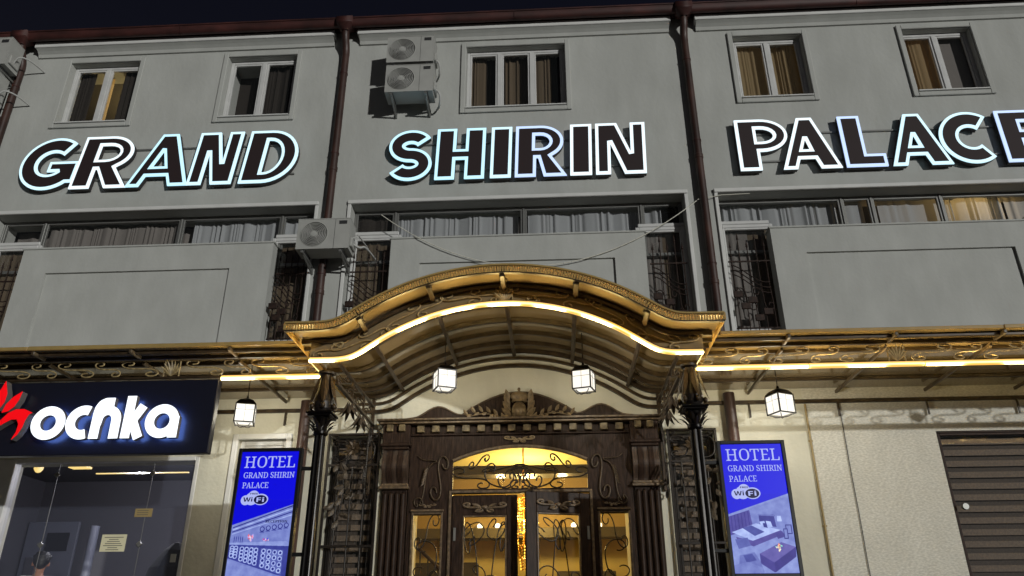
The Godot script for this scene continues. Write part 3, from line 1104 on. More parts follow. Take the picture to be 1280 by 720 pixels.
func build_lobby() -> void:
	var l := Node3D.new()
	l.name = "lobby"
	building.add_child(l, true)
	var s := MB.new()
	s.span(Vector3(-3.0, 0.55, -6.6), Vector3(3.2, 0.62, -0.5))
	obj("lobby_floor", s, M.lobby_floor, l)
	s = MB.new()
	s.span(Vector3(-3.0, 0.62, -6.7), Vector3(3.2, 4.7, -6.6))
	s.span(Vector3(-2.75, 0.62, -6.6), Vector3(-2.65, 4.6, -0.5))
	s.span(Vector3(2.85, 0.62, -6.6), Vector3(2.95, 4.6, -0.5))
	obj("lobby_wall", s, M.lobby_wall, l)
	s = MB.new()
	s.span(Vector3(-2.65, 4.45, -6.6), Vector3(2.85, 4.6, -0.5))
	obj("lobby_ceiling", s, M.lobby_ceiling, l)
	s = MB.new()
	s.span(Vector3(-2.65, 4.02, -3.3), Vector3(2.85, 4.16, -2.9), 0.01)
	obj("ceiling_beam", s, M.lobby_beam, l)
	s = MB.new()
	s.span(Vector3(-2.65, 3.22, -4.8), Vector3(2.85, 3.40, -4.5), 0.01)
	obj("gallery_beam", s, M.lobby_beam, l)
	s = MB.new()
	s.span(Vector3(-2.65, 3.4, -5.4), Vector3(2.85, 4.45, -5.3))
	obj("gallery_wall", s, M.gallery_wall, l)
	for x in [-0.95, -0.62, 0.78, 1.25]:
		s = MB.new()
		s.ball(Vector3(x, 3.52, -5.2), Vector3(0.05, 0.05, 0.05), 8, 6)
		obj("gallery_lamp", s, M.downlight, l)
	for x in [-0.42, 0.58]:
		s = MB.new()
		s.lathe([Vector2(0.0, 0.0), Vector2(0.07, 0.0), Vector2(0.085, 0.02)], 14, Vector3(x, 4.005, -3.1))
		obj("downlight", s, M.downlight, l)
		omni("downlight_light", l, Vector3(x, 3.93, -3.1), Color(1.0, 0.88, 0.58), 0.22, 0.05)
	# gallery with a doorway at the back, low reception desk
	s = MB.new()
	s.span(Vector3(-2.6, 0.62, -5.6), Vector3(-1.0, 2.9, -5.3), 0.01)
	s.span(Vector3(0.45, 0.62, -5.4), Vector3(1.5, 2.72, -5.1), 0.01)
	obj("lobby_partition", s, M.lobby_beam, l)
	var rl := thing("stair_railing", "thin dark balusters and sloping handrail of the lobby staircase seen through glass", "railing", Vector3(-1.9, 0.62, -3.6))
	for k in 8:
		s = MB.new()
		s.tube([Vector3(k * 0.13, 0, 0), Vector3(k * 0.13, 2.45 - k * 0.12, 0)], 0.013, 6)
		obj("baluster", s, M.wrought_iron, rl)
	s = MB.new()
	s.tube([Vector3(-0.08, 2.52, 0), Vector3(1.02, 1.52, 0)], 0.03, 8)
	obj("handrail", s, M.dark_wood, rl)
	# chandelier
	var ch := thing("chandelier", "tall golden crystal chandelier glowing in the gap of the front doors", "chandelier", Vector3(-0.02, 2.62, -2.2))
	s = MB.new()
	s.tube([Vector3(0, 0.2, 0), Vector3(0, 1.83, 0)], 0.012, 6)
	obj("rod", s, M.gilt, ch)
	for k in 6:
		s = MB.new()
		var rr: float = [0.06, 0.13, 0.19, 0.22, 0.19, 0.10][k]
		var ring := []
		for j in 25:
			ring.append(Vector3(cos(TAU * j / 24) * rr, 0.05 + k * 0.17, sin(TAU * j / 24) * rr))
		s.tube(ring, 0.006, 5, -1.0, false)
		obj("hoop", s, M.gilt, ch)
		var nst := 8 + k * 2 if k < 4 else 16 - 4 * (k - 4)
		for j in nst:
			var a := TAU * (j + rng.randf() * 0.5) / nst
			s = MB.new()
			for d in 4:
				var c := Vector3(cos(a) * rr * (1.0 - 0.08 * d), 0.03 + k * 0.17 - d * 0.042, sin(a) * rr * (1.0 - 0.08 * d))
				s.ball(c, Vector3(0.013, 0.019, 0.013), 4, 2)
			obj("crystal_strand", s, M.crystal if (j + k) % 3 == 0 else M.gilt, ch)
	omni("chandelier_and_lobby_light", ch, Vector3(0, 0.6, 0.32), Color(1.0, 0.85, 0.50), 0.85, 0.1)
	omni("chandelier_and_lobby_light", ch, Vector3(0, 1.2, -1.6), Color(1.0, 0.85, 0.50), 1.7, 0.1)  # unseen lamp added behind the chandelier to light the lobby

func build_shop() -> void:
	var s := Node3D.new()
	s.name = "shop_front"
	building.add_child(s, true)
	obj("frame", frame(MB.new(), -6.659, 0.851, -4.021, 3.729, 0.05, -0.10, 0.01, 0.006, "rtb"), M.pvc_white, s)
	var j := MB.new()
	j.span(Vector3(-6.659, 0.851, -0.12), Vector3(-6.42, 3.729, 0.012), 0.008)
	obj("jamb", j, M.pvc_white, s)
	var cuts := [-6.418, -5.86, -4.62, -4.073]
	for i in 3:
		var g := MB.new()
		g.quad(Vector3(cuts[i] + 0.004, 0.902, -0.05), Vector3(cuts[i + 1] - 0.004, 0.902, -0.05), Vector3(cuts[i + 1] - 0.004, 3.678, -0.05), Vector3(cuts[i] + 0.004, 3.678, -0.05), Vector3(0, 0, 1))
		obj("pane", g, M.shop_glass, s)
		if i > 0:
			g = MB.new()
			g.span(Vector3(cuts[i] - 0.002, 0.902, -0.056), Vector3(cuts[i] + 0.002, 3.678, -0.044))
			obj("pane_edge", g, M.ac_grey, s)
			for y in [3.53, 2.68]:
				g = MB.new()
				g.box(Vector3(cuts[i], y, -0.03), Vector3(0.055, 0.055, 0.03), 0.006, Basis(Vector3(0, 0, 1), PI / 4))
				obj("clamp", g, M.galvanised, s)
	var r := MB.new()
	r.span(Vector3(-9.0, 0.75, -4.5), Vector3(-3.2, 0.849, -0.5))
	obj("shop_floor", r, M.shop_floor, s)
	r = MB.new()
	r.span(Vector3(-9.0, 0.85, -4.6), Vector3(-3.2, 4.4, -4.5))
	r.span(Vector3(-9.1, 0.85, -4.5), Vector3(-9.0, 4.4, -0.5))
	r.span(Vector3(-3.6, 0.85, -4.5), Vector3(-3.5, 4.4, -0.5))
	obj("shop_wall", r, M.shop_wall, s)
	r = MB.new()
	r.span(Vector3(-9.0, 4.3, -4.6), Vector3(-3.2, 4.42, -0.5))
	obj("shop_ceiling", r, M.shop_wall, s)
	for q in [[-6.55, -5.1, -2.0], [-5.0, -3.9, -2.0]]:
		r = MB.new()
		r.span(Vector3(q[0], 3.93, q[2] - 0.012), Vector3(q[1], 3.945, q[2] + 0.012))
		obj("ceiling_light_strip", r, M.shop_led, s)
		omni("strip_light", s, Vector3((q[0] + q[1]) * 0.5, 3.9, q[2] + 0.06), Color(0.95, 0.95, 1.0), 0.65, 0.05)
	r = MB.new()
	r.span(Vector3(-7.15, 4.08, -2.35), Vector3(-6.85, 4.11, -2.2))
	obj("ceiling_light_strip", r, M.shop_led, s)
	r = MB.new()
	r.ball(Vector3(-7.28, 4.0, -1.7), Vector3(0.07, 0.1, 0.07), 8, 6)
	obj("wall_lamp", r, M.shop_led, s)
	# pale inner door with a dark light over it
	r = MB.new()
	r.span(Vector3(-8.95, 0.86, -4.3), Vector3(-8.02, 3.55, -4.24), 0.01)
	obj("inner_door", r, M.shop_door, s)
	r = MB.new()
	r.span(Vector3(-8.55, 3.05, -4.236), Vector3(-8.15, 3.36, -4.22))
	obj("inner_door_light", r, M.black_plastic, s)
	r = MB.new()
	r.span(Vector3(-8.85, 0.95, -4.236), Vector3(-8.65, 2.95, -4.22), 0.01)
	obj("inner_door_panel", r, M.shop_wall, s)
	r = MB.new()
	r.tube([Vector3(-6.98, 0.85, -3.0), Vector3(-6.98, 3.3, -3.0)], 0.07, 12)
	obj("lamppost_reflection", r, M.shop_door, s)  # pale post standing in for a lamppost reflected in the glass

	# papers on the glass, a stand in the shop
	var n := thing("paper_notice", "cream paper notice with printed lines stuck on the shop glass", "notice", Vector3(-4.95, 2.695, -0.04), "papers on the shop glass")
	r = MB.new()
	r.span(Vector3(-0.155, -0.1, 0), Vector3(0.155, 0.1, 0.003))
	obj("sheet", r, M.paper, n)
	for k in 7:
		r = MB.new()
		var hw := 0.12 - 0.02 * ((k * 3) % 4)
		r.span(Vector3(-hw, 0.062 - k * 0.024, 0.003), Vector3(hw, 0.07 - k * 0.024, 0.0045))
		obj("print_line", r, M.print_grey, n)
	n = thing("opening_card", "small tan card stuck high on the shop glass near its right edge", "notice", Vector3(-4.64, 3.05, -0.038), "papers on the shop glass")
	r = MB.new()
	r.span(Vector3(-0.11, -0.05, 0), Vector3(0.11, 0.05, 0.003))
	obj("sheet", r, M.conduit, n)
	for k in 3:
		r = MB.new()
		r.span(Vector3(-0.08, 0.022 - k * 0.025, 0.003), Vector3(0.06, 0.03 - k * 0.025, 0.0045))
		obj("print_line", r, M.print_grey, n)
	n = thing("display_stand", "black draped display stand with a small pale tag inside the shop", "stand", Vector3(-4.55, 0.85, -0.9))
	r = MB.new()
	r.lathe([Vector2(0.42, 0.0), Vector2(0.40, 0.8), Vector2(0.36, 1.4), Vector2(0.30, 1.62), Vector2(0.16, 1.84), Vector2(0.06, 1.93), Vector2(0.0, 1.95)], 28, Vector3(), Basis(), 7, 0.06)
	obj("drape", r, M.black_cloth, n)
	r = MB.new()
	r.box(Vector3(0.10, 1.72, 0.28), Vector3(0.07, 0.1, 0.01))
	obj("tag", r, M.paper, n)

func build_drainpipes() -> void:
	var k := 0
	for x in [-8.05, -2.7, 2.65]:
		var t := thing("drainpipe", ["brown drainpipe partly hidden by the grey air conditioners before the first word", "brown drainpipe between the first and second word, passing behind a wall air conditioner", "brown drainpipe between the second and third word, running clear down to the canopy"][k], "drainpipe", Vector3(x, 0, 0), "drainpipes down the facade")
		k += 1
		var s := MB.new()
		s.lathe([Vector2(0.075, 0.0), Vector2(0.085, 0.015), Vector2(0.175, 0.10), Vector2(0.185, 0.12), Vector2(0.185, 0.21), Vector2(0.17, 0.215)], 4, Vector3(0, 10.44, 0.22), Basis(Vector3.UP, PI / 4) * Basis.from_scale(Vector3(1, 1, 1)))
		obj("hopper", s, M.gutter_metal, t)
		s = MB.new()
		s.tube(bez(Vector3(0, 10.46, 0.20), Vector3(0, 10.30, 0.20), Vector3(0, 10.28, 0.07), Vector3(0, 10.08, 0.07), 10), 0.060, 14)
		obj("elbow", s, M.brown_metal, t)
		for q in [[10.10, 7.9], [7.9, 5.9], [5.9, 4.52]]:
			s = MB.new()
			s.tube([Vector3(0, q[0], 0.07), Vector3(0, q[1], 0.07)], 0.058, 16)
			s.lathe([Vector2(0.059, 0.0), Vector2(0.066, 0.01), Vector2(0.066, 0.07), Vector2(0.059, 0.08)], 16, Vector3(0, q[1], 0.07))
			obj("pipe", s, M.brown_metal, t)
		for y in [9.7, 8.2, 6.2]:
			s = MB.new()
			s.lathe([Vector2(0.060, 0.0), Vector2(0.065, 0.003), Vector2(0.065, 0.027), Vector2(0.060, 0.03)], 16, Vector3(0, y, 0.07))
			s.span(Vector3(-0.015, y + 0.004, 0.0), Vector3(0.015, y + 0.026, 0.04))
			obj("clamp", s, M.gutter_metal, t)
		s = MB.new()
		s.tube([Vector3(0, 4.40, 0.08), Vector3(0, 0.75, 0.08), Vector3(0, 0.66, 0.14)], 0.07, 16)
		obj("lower_pipe", s, M.brown_metal, t)

func crest(parent: Node3D, c: Vector3) -> void:
	# carved shield under a crown, branches to both sides
	var s := MB.new()
	s.ball(c + Vector3(0, 0.0, 0.0), Vector3(0.095, 0.13, 0.05), 14, 10)
	s.ball(c + Vector3(0, 0.0, 0.03), Vector3(0.06, 0.09, 0.035), 12, 8)
	obj("shield", s, M.old_gold_wood, parent)
	s = MB.new()
	s.lathe([Vector2(0.095, 0.0), Vector2(0.11, 0.012), Vector2(0.095, 0.03), Vector2(0.13, 0.08), Vector2(0.10, 0.12), Vector2(0.02, 0.135), Vector2(0.015, 0.155)], 16, c + Vector3(0, 0.115, 0.0), Basis.from_scale(Vector3(1, 1, 0.6)), 5, 0.18)
	s.ball(c + Vector3(0, 0.285, 0), Vector3(0.02, 0.025, 0.02), 8, 6)
	obj("crown", s, M.old_gold_wood, parent)
	for sx in [-1.0, 1.0]:
		for k in 5:
			s = MB.new()
			var a := 0.4 + k * 0.32
			s.leaf(c + Vector3(sx * (0.08 + 0.012 * k), -0.12 + 0.06 * k, 0.02), Vector3(sx * cos(a * 0.8), sin(a * 0.8), 0.25), Vector3(0, 0, 1), 0.16, 0.07, 0.35)
			obj("acanthus_leaf", s, M.old_gold_wood, parent)
		s = MB.new()
		s.tube(bez(c + Vector3(sx * 0.12, -0.13, 0), c + Vector3(sx * 0.28, -0.05, 0.02), c + Vector3(sx * 0.42, 0.02, 0.02), c + Vector3(sx * 0.66, -0.08, 0.02), 12), 0.012, 6, 0.006)
		obj("branch", s, M.old_gold_wood, parent)
		for k in 11:
			var u := k / 10.0
			var p := c + Vector3(sx * lerpf(0.17, 0.64, u), -0.11 + 0.10 * sin(u * 2.6), 0.03)
			s = MB.new()
			var up := 1.0 if k % 2 == 0 else -0.55
			s.leaf(p, Vector3(sx * 0.7, up, 0.3), Vector3(0, 0, 1), 0.10 if k % 2 == 0 else 0.08, 0.045, 0.3)
			obj("leaf", s, M.old_gold_wood, parent)
		for k in 3:
			s = MB.new()
			for m in 5:
				var a := TAU * m / 5
				s.ball(c + Vector3(sx * (0.22 + 0.06 * k) + cos(a) * 0.02, -0.10 + 0.02 * (k % 2) + sin(a) * 0.02, 0.05), Vector3(0.017, 0.017, 0.017), 6, 4)
			obj("flower", s, M.old_gold_wood, parent)

func swag(parent: Node3D, c: Vector2, w: float, z: float, m: Material) -> void:
	# a small carved swag: two scrolls and a boss
	var s := MB.new()
	for sx in [-1.0, 1.0]:
		s.tube(sc(S_UNIT, c + Vector2(sx * w * 0.28, 0), w * 0.46 * sx, w * 0.20, 0.0, z), w * 0.030, 6)
		s.leaf(Vector3(c.x + sx * w * 0.08, c.y, z), Vector3(sx, 0.35, 0.1), Vector3(0, 0, 1), w * 0.24, w * 0.10)
		s.leaf(Vector3(c.x + sx * w * 0.06, c.y - w * 0.03, z), Vector3(sx, -0.4, 0.1), Vector3(0, 0, 1), w * 0.20, w * 0.08)
	s.ball(Vector3(c.x, c.y, z), Vector3(w * 0.09, w * 0.055, w * 0.05), 10, 6)
	obj("carved_swag", s, m, parent)

func door_leaf(parent: Node3D, w: float, at: Vector3, turn: float, sx: float) -> void:
	var d := Node3D.new()
	d.name = "door_leaf"
	parent.add_child(d, true)
	d.position = at
	d.rotation.y = turn
	var h := 2.58
	var st := 0.13
	var x0 := 0.0 if sx > 0 else -w
	var x1 := w if sx > 0 else 0.0
	obj("stiles_and_rails", frame(MB.new(), x0, 0.0, x1, h, st, -0.025, 0.025, 0.008, "lr"), M.dark_wood, d)
	var s := MB.new()
	s.span(Vector3(x0 + st, 2.34, -0.023), Vector3(x1 - st, h, 0.023), 0.006)
	obj("rail", s, M.dark_wood, d)
	s = MB.new()
	s.span(Vector3(x0 + st, 0.0, -0.023), Vector3(x1 - st, 0.55, 0.023), 0.006)
	obj("rail", s, M.dark_wood, d)
	obj("glazing_bead", frame(MB.new(), x0 + st + 0.001, 0.551, x1 - st - 0.001, 2.339, 0.018, -0.015, 0.034, 0.004), M.carved_wood, d)
	s = MB.new()
	s.quad(Vector3(x0 + st + 0.018, 0.568, 0), Vector3(x1 - st - 0.018, 0.568, 0), Vector3(x1 - st - 0.018, 2.322, 0), Vector3(x0 + st + 0.018, 2.322, 0), Vector3(0, 0, 1))
	obj("pane", s, M.window_glass, d)
	swag(d, Vector2((x0 + x1) * 0.5, 2.43), 0.50, 0.035, M.carved_wood)
	var c := (x0 + x1) * 0.5
	var gw := w - 2 * st - 0.04
	var z := 0.02
	# ironwork: a lyre of long S lines with curls
	var q := [
		[S_UNIT, Vector2(c - gw * 0.16, 1.72), 1.10, gw * 0.52, PI / 2 + 0.10],
		[S_UNIT, Vector2(c + gw * 0.20, 1.75), 1.05, -gw * 0.46, PI / 2 - 0.12],
		[C_UNIT, Vector2(c + gw * 0.27, 2.17), gw * 0.40, 0.22, -0.5],
		[C_UNIT, Vector2(c - gw * 0.26, 2.14), gw * 0.42, 0.26, 2.3],
		[C_UNIT, Vector2(c - gw * 0.22, 1.62), 0.30, gw * 0.40, 0.9],
		[C_UNIT, Vector2(c + gw * 0.25, 1.55), 0.30, gw * 0.36, 2.5],
		[S_UNIT, Vector2(c, 1.02), 0.85, gw * 0.7, PI / 2],
		[C_UNIT, Vector2(c + gw * 0.02, 1.36), 0.34, gw * 0.62, 0.0],
	]
	for k in q.size():
		s = MB.new()
		s.tube(sc(q[k][0], q[k][1], q[k][2], q[k][3] * sx, q[k][4] * sx, z), 0.0075, 6)
		obj("iron_scroll", s, M.wrought_iron, d)
	s = MB.new()
	s.span(Vector3(x0 + 0.02 if sx > 0 else x1 - 0.05, 2.05, 0.026), Vector3(x0 + 0.05 if sx > 0 else x1 - 0.02, 2.20, 0.04), 0.004)
	obj("hinge", s, M.galvanised, d)
	s = MB.new()
	var hx := x1 - 0.06 if sx > 0 else x0 + 0.06
	s.tube([Vector3(hx, 0.8, 0.03), Vector3(hx, 0.82, 0.08), Vector3(hx, 1.3, 0.08), Vector3(hx, 1.32, 0.03)], 0.014, 8)
	obj("handle", s, M.gilt, d)

func build_portal() -> void:
	var t := thing("entrance_portal", "dark carved wooden entrance with crest, dentils, arched fanlight and glazed double doors", "doorway", Vector3(0.03, 0, 0))
	var tr := rect2(-0.82, 3.27, 0.82, 3.60)
	var fan := PackedVector2Array([Vector2(-0.82, 3.27), Vector2(0.82, 3.27)])
	fan.append_array(arc2(Vector2(0, 1.70), 2.07, 66.6, 113.4, 18))
	var sl := rect2(-1.28, 0.95, -0.95, 2.97)
	var sr := rect2(0.95, 0.95, 1.28, 2.97)
	var dr := rect2(-0.82, 0.61, 0.83, 3.215)
	obj("wood_board", MB.new().prism(rect2(-1.36, 0.6, 1.36, 3.95), [fan, sl, sr, dr], 0.004, 0.055), M.dark_wood, t)
	# mouldings round the openings
	var s := MB.new()
	var ar := []
	for p in fan.slice(2):
		ar.append(Vector3(p.x, p.y + 0.012, 0.06))
	s.tube(ar, 0.022, 8)
	obj("arch_moulding", s, M.carved_wood, t)
	obj("door_moulding", frame(MB.new(), -0.86, 0.6, 0.87, 3.25, 0.032, 0.056, 0.082, 0.008, "lrt"), M.carved_wood, t)
	for sx in [-1.0, 1.0]:
		obj("side_moulding", frame(MB.new(), sx * 1.115 - 0.19, 0.92, sx * 1.115 + 0.19, 3.0, 0.026, 0.056, 0.08, 0.008), M.carved_wood, t)
		s = MB.new()
		s.span(Vector3(sx * 1.115 - 0.2, 3.002, 0.056), Vector3(sx * 1.115 + 0.2, 3.03, 0.10), 0.006)
		obj("side_cornice", s, M.carved_wood, t)
		swag(t, Vector2(sx * 1.115, 3.075), 0.20, 0.07, M.carved_wood)
		# side light
		s = MB.new()
		s.quad(Vector3(sx * 1.115 - 0.165, 0.95, 0.03), Vector3(sx * 1.115 + 0.165, 0.95, 0.03), Vector3(sx * 1.115 + 0.165, 2.97, 0.03), Vector3(sx * 1.115 - 0.165, 2.97, 0.03), Vector3(0, 0, 1))
		obj("side_light_pane", s, M.window_glass, t)
		for k in 6:
			s = MB.new()
			s.tube(sc(S_UNIT if k % 2 == 0 else C_UNIT, Vector2(sx * 1.115, 2.78 - 0.32 * k), 0.42, 0.25 * sx * (1 if k % 2 == 0 else -1), PI / 2 + 0.12 * sx, 0.04), 0.0075, 6)
			obj("iron_scroll", s, M.wrought_iron, t)
		# the large applied scroll with its leaf beside the fanlight
		s = MB.new()
		s.tube(sc(S_UNIT, Vector2(sx * 0.98, 3.40), 0.50, 0.27 * sx, PI / 2 - 0.2 * sx, 0.075), 0.011, 6)
		obj("applied_scroll", s, M.bronze_iron, t)
		s = MB.new()
		s.tube(bez(Vector3(sx * 1.02, 3.60, 0.075), Vector3(sx * 1.22, 3.55, 0.075), Vector3(sx * 1.12, 3.25, 0.075), Vector3(sx * 1.20, 3.13, 0.075), 12), 0.010, 6, 0.006)
		s.tube(sc(C_UNIT, Vector2(sx * 1.23, 3.12), 0.10, 0.09 * sx, 0.4, 0.075), 0.008, 6)
		s.tube(bez(Vector3(sx * 1.02, 3.61, 0.075), Vector3(sx * 1.12, 3.63, 0.075), Vector3(sx * 1.2, 3.60, 0.075), Vector3(sx * 1.26, 3.68, 0.075), 8), 0.008, 6, 0.004)
		obj("applied_scroll", s, M.bronze_iron, t)
		for k in 6:
			s = MB.new()
			s.leaf(Vector3(sx * (1.13 + 0.008 * k), 3.54 - k * 0.035, 0.075), Vector3(sx * 0.5, -0.85, 0.15), Vector3(0, 0, 1), 0.08, 0.035)
			obj("leaf", s, M.bronze_iron, t)
		# pilaster
		var px: float = sx * 1.53
		var pil := Node3D.new()
		pil.name = "pilaster"
		t.add_child(pil, true)
		s = MB.new()
		s.span(Vector3(px - 0.17, 0.6, 0.0), Vector3(px + 0.17, 0.95, 0.14), 0.01)
		obj("base", s, M.dark_wood, pil)
		s = MB.new()
		s.span(Vector3(px - 0.155, 0.951, 0.0), Vector3(px + 0.155, 3.27, 0.06), 0.006)
		obj("shaft", s, M.dark_wood, pil)
		for k in 4:
			s = MB.new()
			var rx := px - 0.1125 + k * 0.075
			s.lathe([Vector2(0.002, 0.0), Vector2(0.028, 0.03), Vector2(0.028, 2.24), Vector2(0.002, 2.27)], 10, Vector3(rx, 0.975, 0.068))
			obj("reed", s, M.dark_wood, pil)
		s = MB.new()
		s.span(Vector3(px - 0.185, 3.271, 0.0), Vector3(px + 0.185, 3.305, 0.13), 0.01)
		s.span(Vector3(px - 0.17, 3.306, 0.0), Vector3(px + 0.17, 3.34, 0.11), 0.01)
		obj("necking", s, M.carved_wood, pil)
		# scrolled console with ridges
		var prof := PackedVector2Array()
		for k in 15:
			var u := k / 14.0
			prof.append(Vector2(0.06 + 0.075 * (0.5 - 0.5 * cos(TAU * u)) * (1.25 - 0.5 * u) + 0.06 * u, 3.342 + 0.40 * u))
		prof.append(Vector2(0.0, 3.742))
		prof.append(Vector2(0.0, 3.342))
		for k in 5:
			s = MB.new()
			var wd := 0.062
			s.prism(prof, [], -wd * 0.5, wd * 0.5)
			obj("console_ridge", s, M.ridge_wood if k % 2 == 0 else M.dark_wood, pil, Transform3D(Basis(Vector3(0, 0, 1), Vector3(0, 1, 0), Vector3(-1, 0, 0)), Vector3(px - 0.128 + k * 0.064, 0, 0.012 * (k % 2))))
		s = MB.new()
		s.span(Vector3(px - 0.165, 3.744, 0.0), Vector3(px + 0.165, 3.78, 0.16), 0.01)
		s.span(Vector3(px - 0.185, 3.782, 0.0), Vector3(px + 0.185, 3.82, 0.18), 0.012)
		s.span(Vector3(px - 0.17, 3.822, 0.0), Vector3(px + 0.17, 4.055, 0.15), 0.006)
		obj("capital", s, M.dark_wood, pil)
		for k in 2:
			s = MB.new()
			s.box(Vector3(px - 0.075 + k * 0.15, 4.005, 0.175), Vector3(0.08, 0.085, 0.05), 0.006)
			obj("dentil", s, M.dentil_wood, pil)
	# entablature
	s = MB.new()
	s.span(Vector3(-1.358, 3.951, 0.0), Vector3(1.358, 4.055, 0.07), 0.004)
	s.span(Vector3(-1.358, 3.925, 0.056), Vector3(1.358, 3.949, 0.085), 0.006)
	obj("frieze", s, M.dark_wood, t)
	for k in 14:
		s = MB.new()
		s.box(Vector3(-1.235 + k * 0.19, 4.005, 0.095), Vector3(0.092, 0.085, 0.05), 0.006)
		obj("dentil", s, M.dentil_wood, t)
	s = MB.new()
	s.span(Vector3(-1.74, 4.057, 0.0), Vector3(1.74, 4.085, 0.19), 0.008)
	s.span(Vector3(-1.77, 4.087, 0.0), Vector3(1.77, 4.115, 0.23), 0.01)
	obj("cornice", s, M.carved_wood, t)
	# pediment: a low gable between two humps
	var top := PackedVector2Array([Vector2(-1.62, 4.116)])
	for k in 13:
		var u := k / 12.0
		top.append(Vector2(lerpf(-1.34, -0.72, u), 4.155 + 0.125 * pow(sin(PI * u), 2.0) + 0.03 * u))
	for k in range(1, 12):
		var u := k / 12.0
		var x := lerpf(-0.72, 0.72, u)
		top.append(Vector2(x, 4.20 + 0.27 * cos(x / 0.72 * PI * 0.5)))
	for k in 13:
		var u := 1.0 - k / 12.0
		top.append(Vector2(-lerpf(-1.34, -0.72, u), 4.155 + 0.125 * pow(sin(PI * u), 2.0) + 0.03 * u))
	top.append(Vector2(1.62, 4.116))
	obj("pediment", MB.new().prism(top, [], 0.0, 0.09), M.dark_wood, t)
	s = MB.new()
	var rim := []
	for p in top:
		rim.append(Vector3(p.x, p.y - 0.004, 0.095))
	s.tube(rim, 0.012, 6)
	obj("pediment_moulding", s, M.carved_wood, t)
	crest(t, Vector3(0.0, 4.205, 0.13))
	swag(t, Vector2(0.0, 3.865), 0.36, 0.075, M.old_gold_wood)
	# fanlight
	s = MB.new()
	s.prism(fan, [], 0.026, 0.030, false)
	obj("fanlight_pane", s, M.window_glass, t)
	var q := []
	for sx in [-1.0, 1.0]:
		q.append([S_UNIT, Vector2(sx * 0.60, 3.40), 0.46 * sx, 0.25, 0.0])
		q.append([S_UNIT, Vector2(sx * 0.50, 3.60), 0.26, 0.16 * sx, PI / 2 + 0.6 * sx])
		q.append([C_UNIT, Vector2(sx * 0.26, 3.42), 0.36 * sx, 0.24, 0.35 * sx])
		q.append([C_UNIT, Vector2(sx * 0.15, 3.36), 0.22 * sx, 0.16, -0.3 * sx])
		q.append([S_UNIT, Vector2(sx * 0.20, 3.52), 0.52 * sx, 0.10, -0.25 * sx])
		q.append([C_UNIT, Vector2(sx * 0.07, 3.32), 0.10, 0.09 * sx, PI / 2])
	for e in q:
		s = MB.new()
		s.tube(sc(e[0], e[1], e[2], e[3], e[4], 0.045), 0.0095, 6)
		obj("iron_scroll", s, M.wrought_iron, t)
	for k in 5:
		s = MB.new()
		var a := PI / 2 + (k - 2) * 0.32
		s.tube(bez(Vector3(0, 3.30, 0.045), Vector3(0, 3.40, 0.045), Vector3(cos(a) * 0.06, 3.46, 0.045), Vector3(cos(a) * 0.16, 3.44 + sin(a) * 0.10, 0.045), 6), 0.006, 5)
		obj("iron_stem", s, M.wrought_iron, t)
	door_leaf(t, 0.785, Vector3(-0.818, 0.62, 0.02), 0.0, 1.0)
	door_leaf(t, 0.79, Vector3(0.828, 0.62, 0.045), deg_to_rad(16.5), -1.0)
	s = MB.new()
	s.tube([Vector3(0.15, 3.24, 0.09), Vector3(0.15, 3.24, 0.26), Vector3(0.15, 3.19, 0.28)], 0.016, 8)
	obj("door_closer", s, M.wrought_iron, t)

# ------------------------------------------------------------------ canopies
const CX := -0.03

func arch_line(off: float, half: float, n := 64) -> PackedVector2Array:
	# the canopy's front line: an arch that eases into level ends
	var R := 2.4 + off
	var yc := 2.42
	var yf := 4.235 + off
	var xf := sqrt(R * R - (yf - yc) * (yf - yc))
	var out := PackedVector2Array()
	for i in n + 1:
		var x := lerpf(-half, half, float(i) / n)
		var d := absf(x)
		var y := yf if d >= xf else yc + sqrt(R * R - d * d)
		out.append(Vector2(x + CX, y))
	for pass_ in 5:
		var c := out.duplicate()
		for i in range(1, n):
			out[i].y = (c[i - 1].y + 2.0 * c[i].y + c[i + 1].y) * 0.25
	return out

func along(pts: PackedVector2Array, x: float) -> Array:
	# (point, angle) on the line at x
	for i in pts.size() - 1:
		if x <= pts[i + 1].x:
			var u := clampf((x - pts[i].x) / (pts[i + 1].x - pts[i].x), 0.0, 1.0)
			return [pts[i].lerp(pts[i + 1], u), (pts[i + 1] - pts[i]).angle()]
	return [pts[pts.size() - 1], 0.0]

func scroll_mesh(called: String) -> ArrayMesh:
	# one length of the canopy's ironwork, 1 wide and 1 high about its middle, 12 mm thick once fitted
	if not SHARED.has(called):
		var s := MB.new()
		if called == "long":
			s.tube(sc(S_UNIT, Vector2(0, 0), 0.42, 0.17, 0.0), 0.0085, 5)
		elif called == "curl":
			s.tube(sc(S_UNIT, Vector2(0, 0), 0.30, -0.17, 0.0), 0.0085, 5)
		else:
			for k in 7:
				var a := PI / 2 + (k - 3) * 0.27
				s.leaf(Vector3(0, -0.09, 0), Vector3(cos(a), sin(a), 0.1), Vector3(0, 0, 1), 0.18 - 0.008 * absf(k - 3), 0.035, 0.15)
			s.tube([Vector3(-0.085, -0.1, 0), Vector3(-0.085, 0.1, 0)], 0.008, 5)
			s.tube([Vector3(0.085, -0.1, 0), Vector3(0.085, 0.1, 0)], 0.008, 5)
		SHARED[called] = s.mesh()
	return SHARED[called]

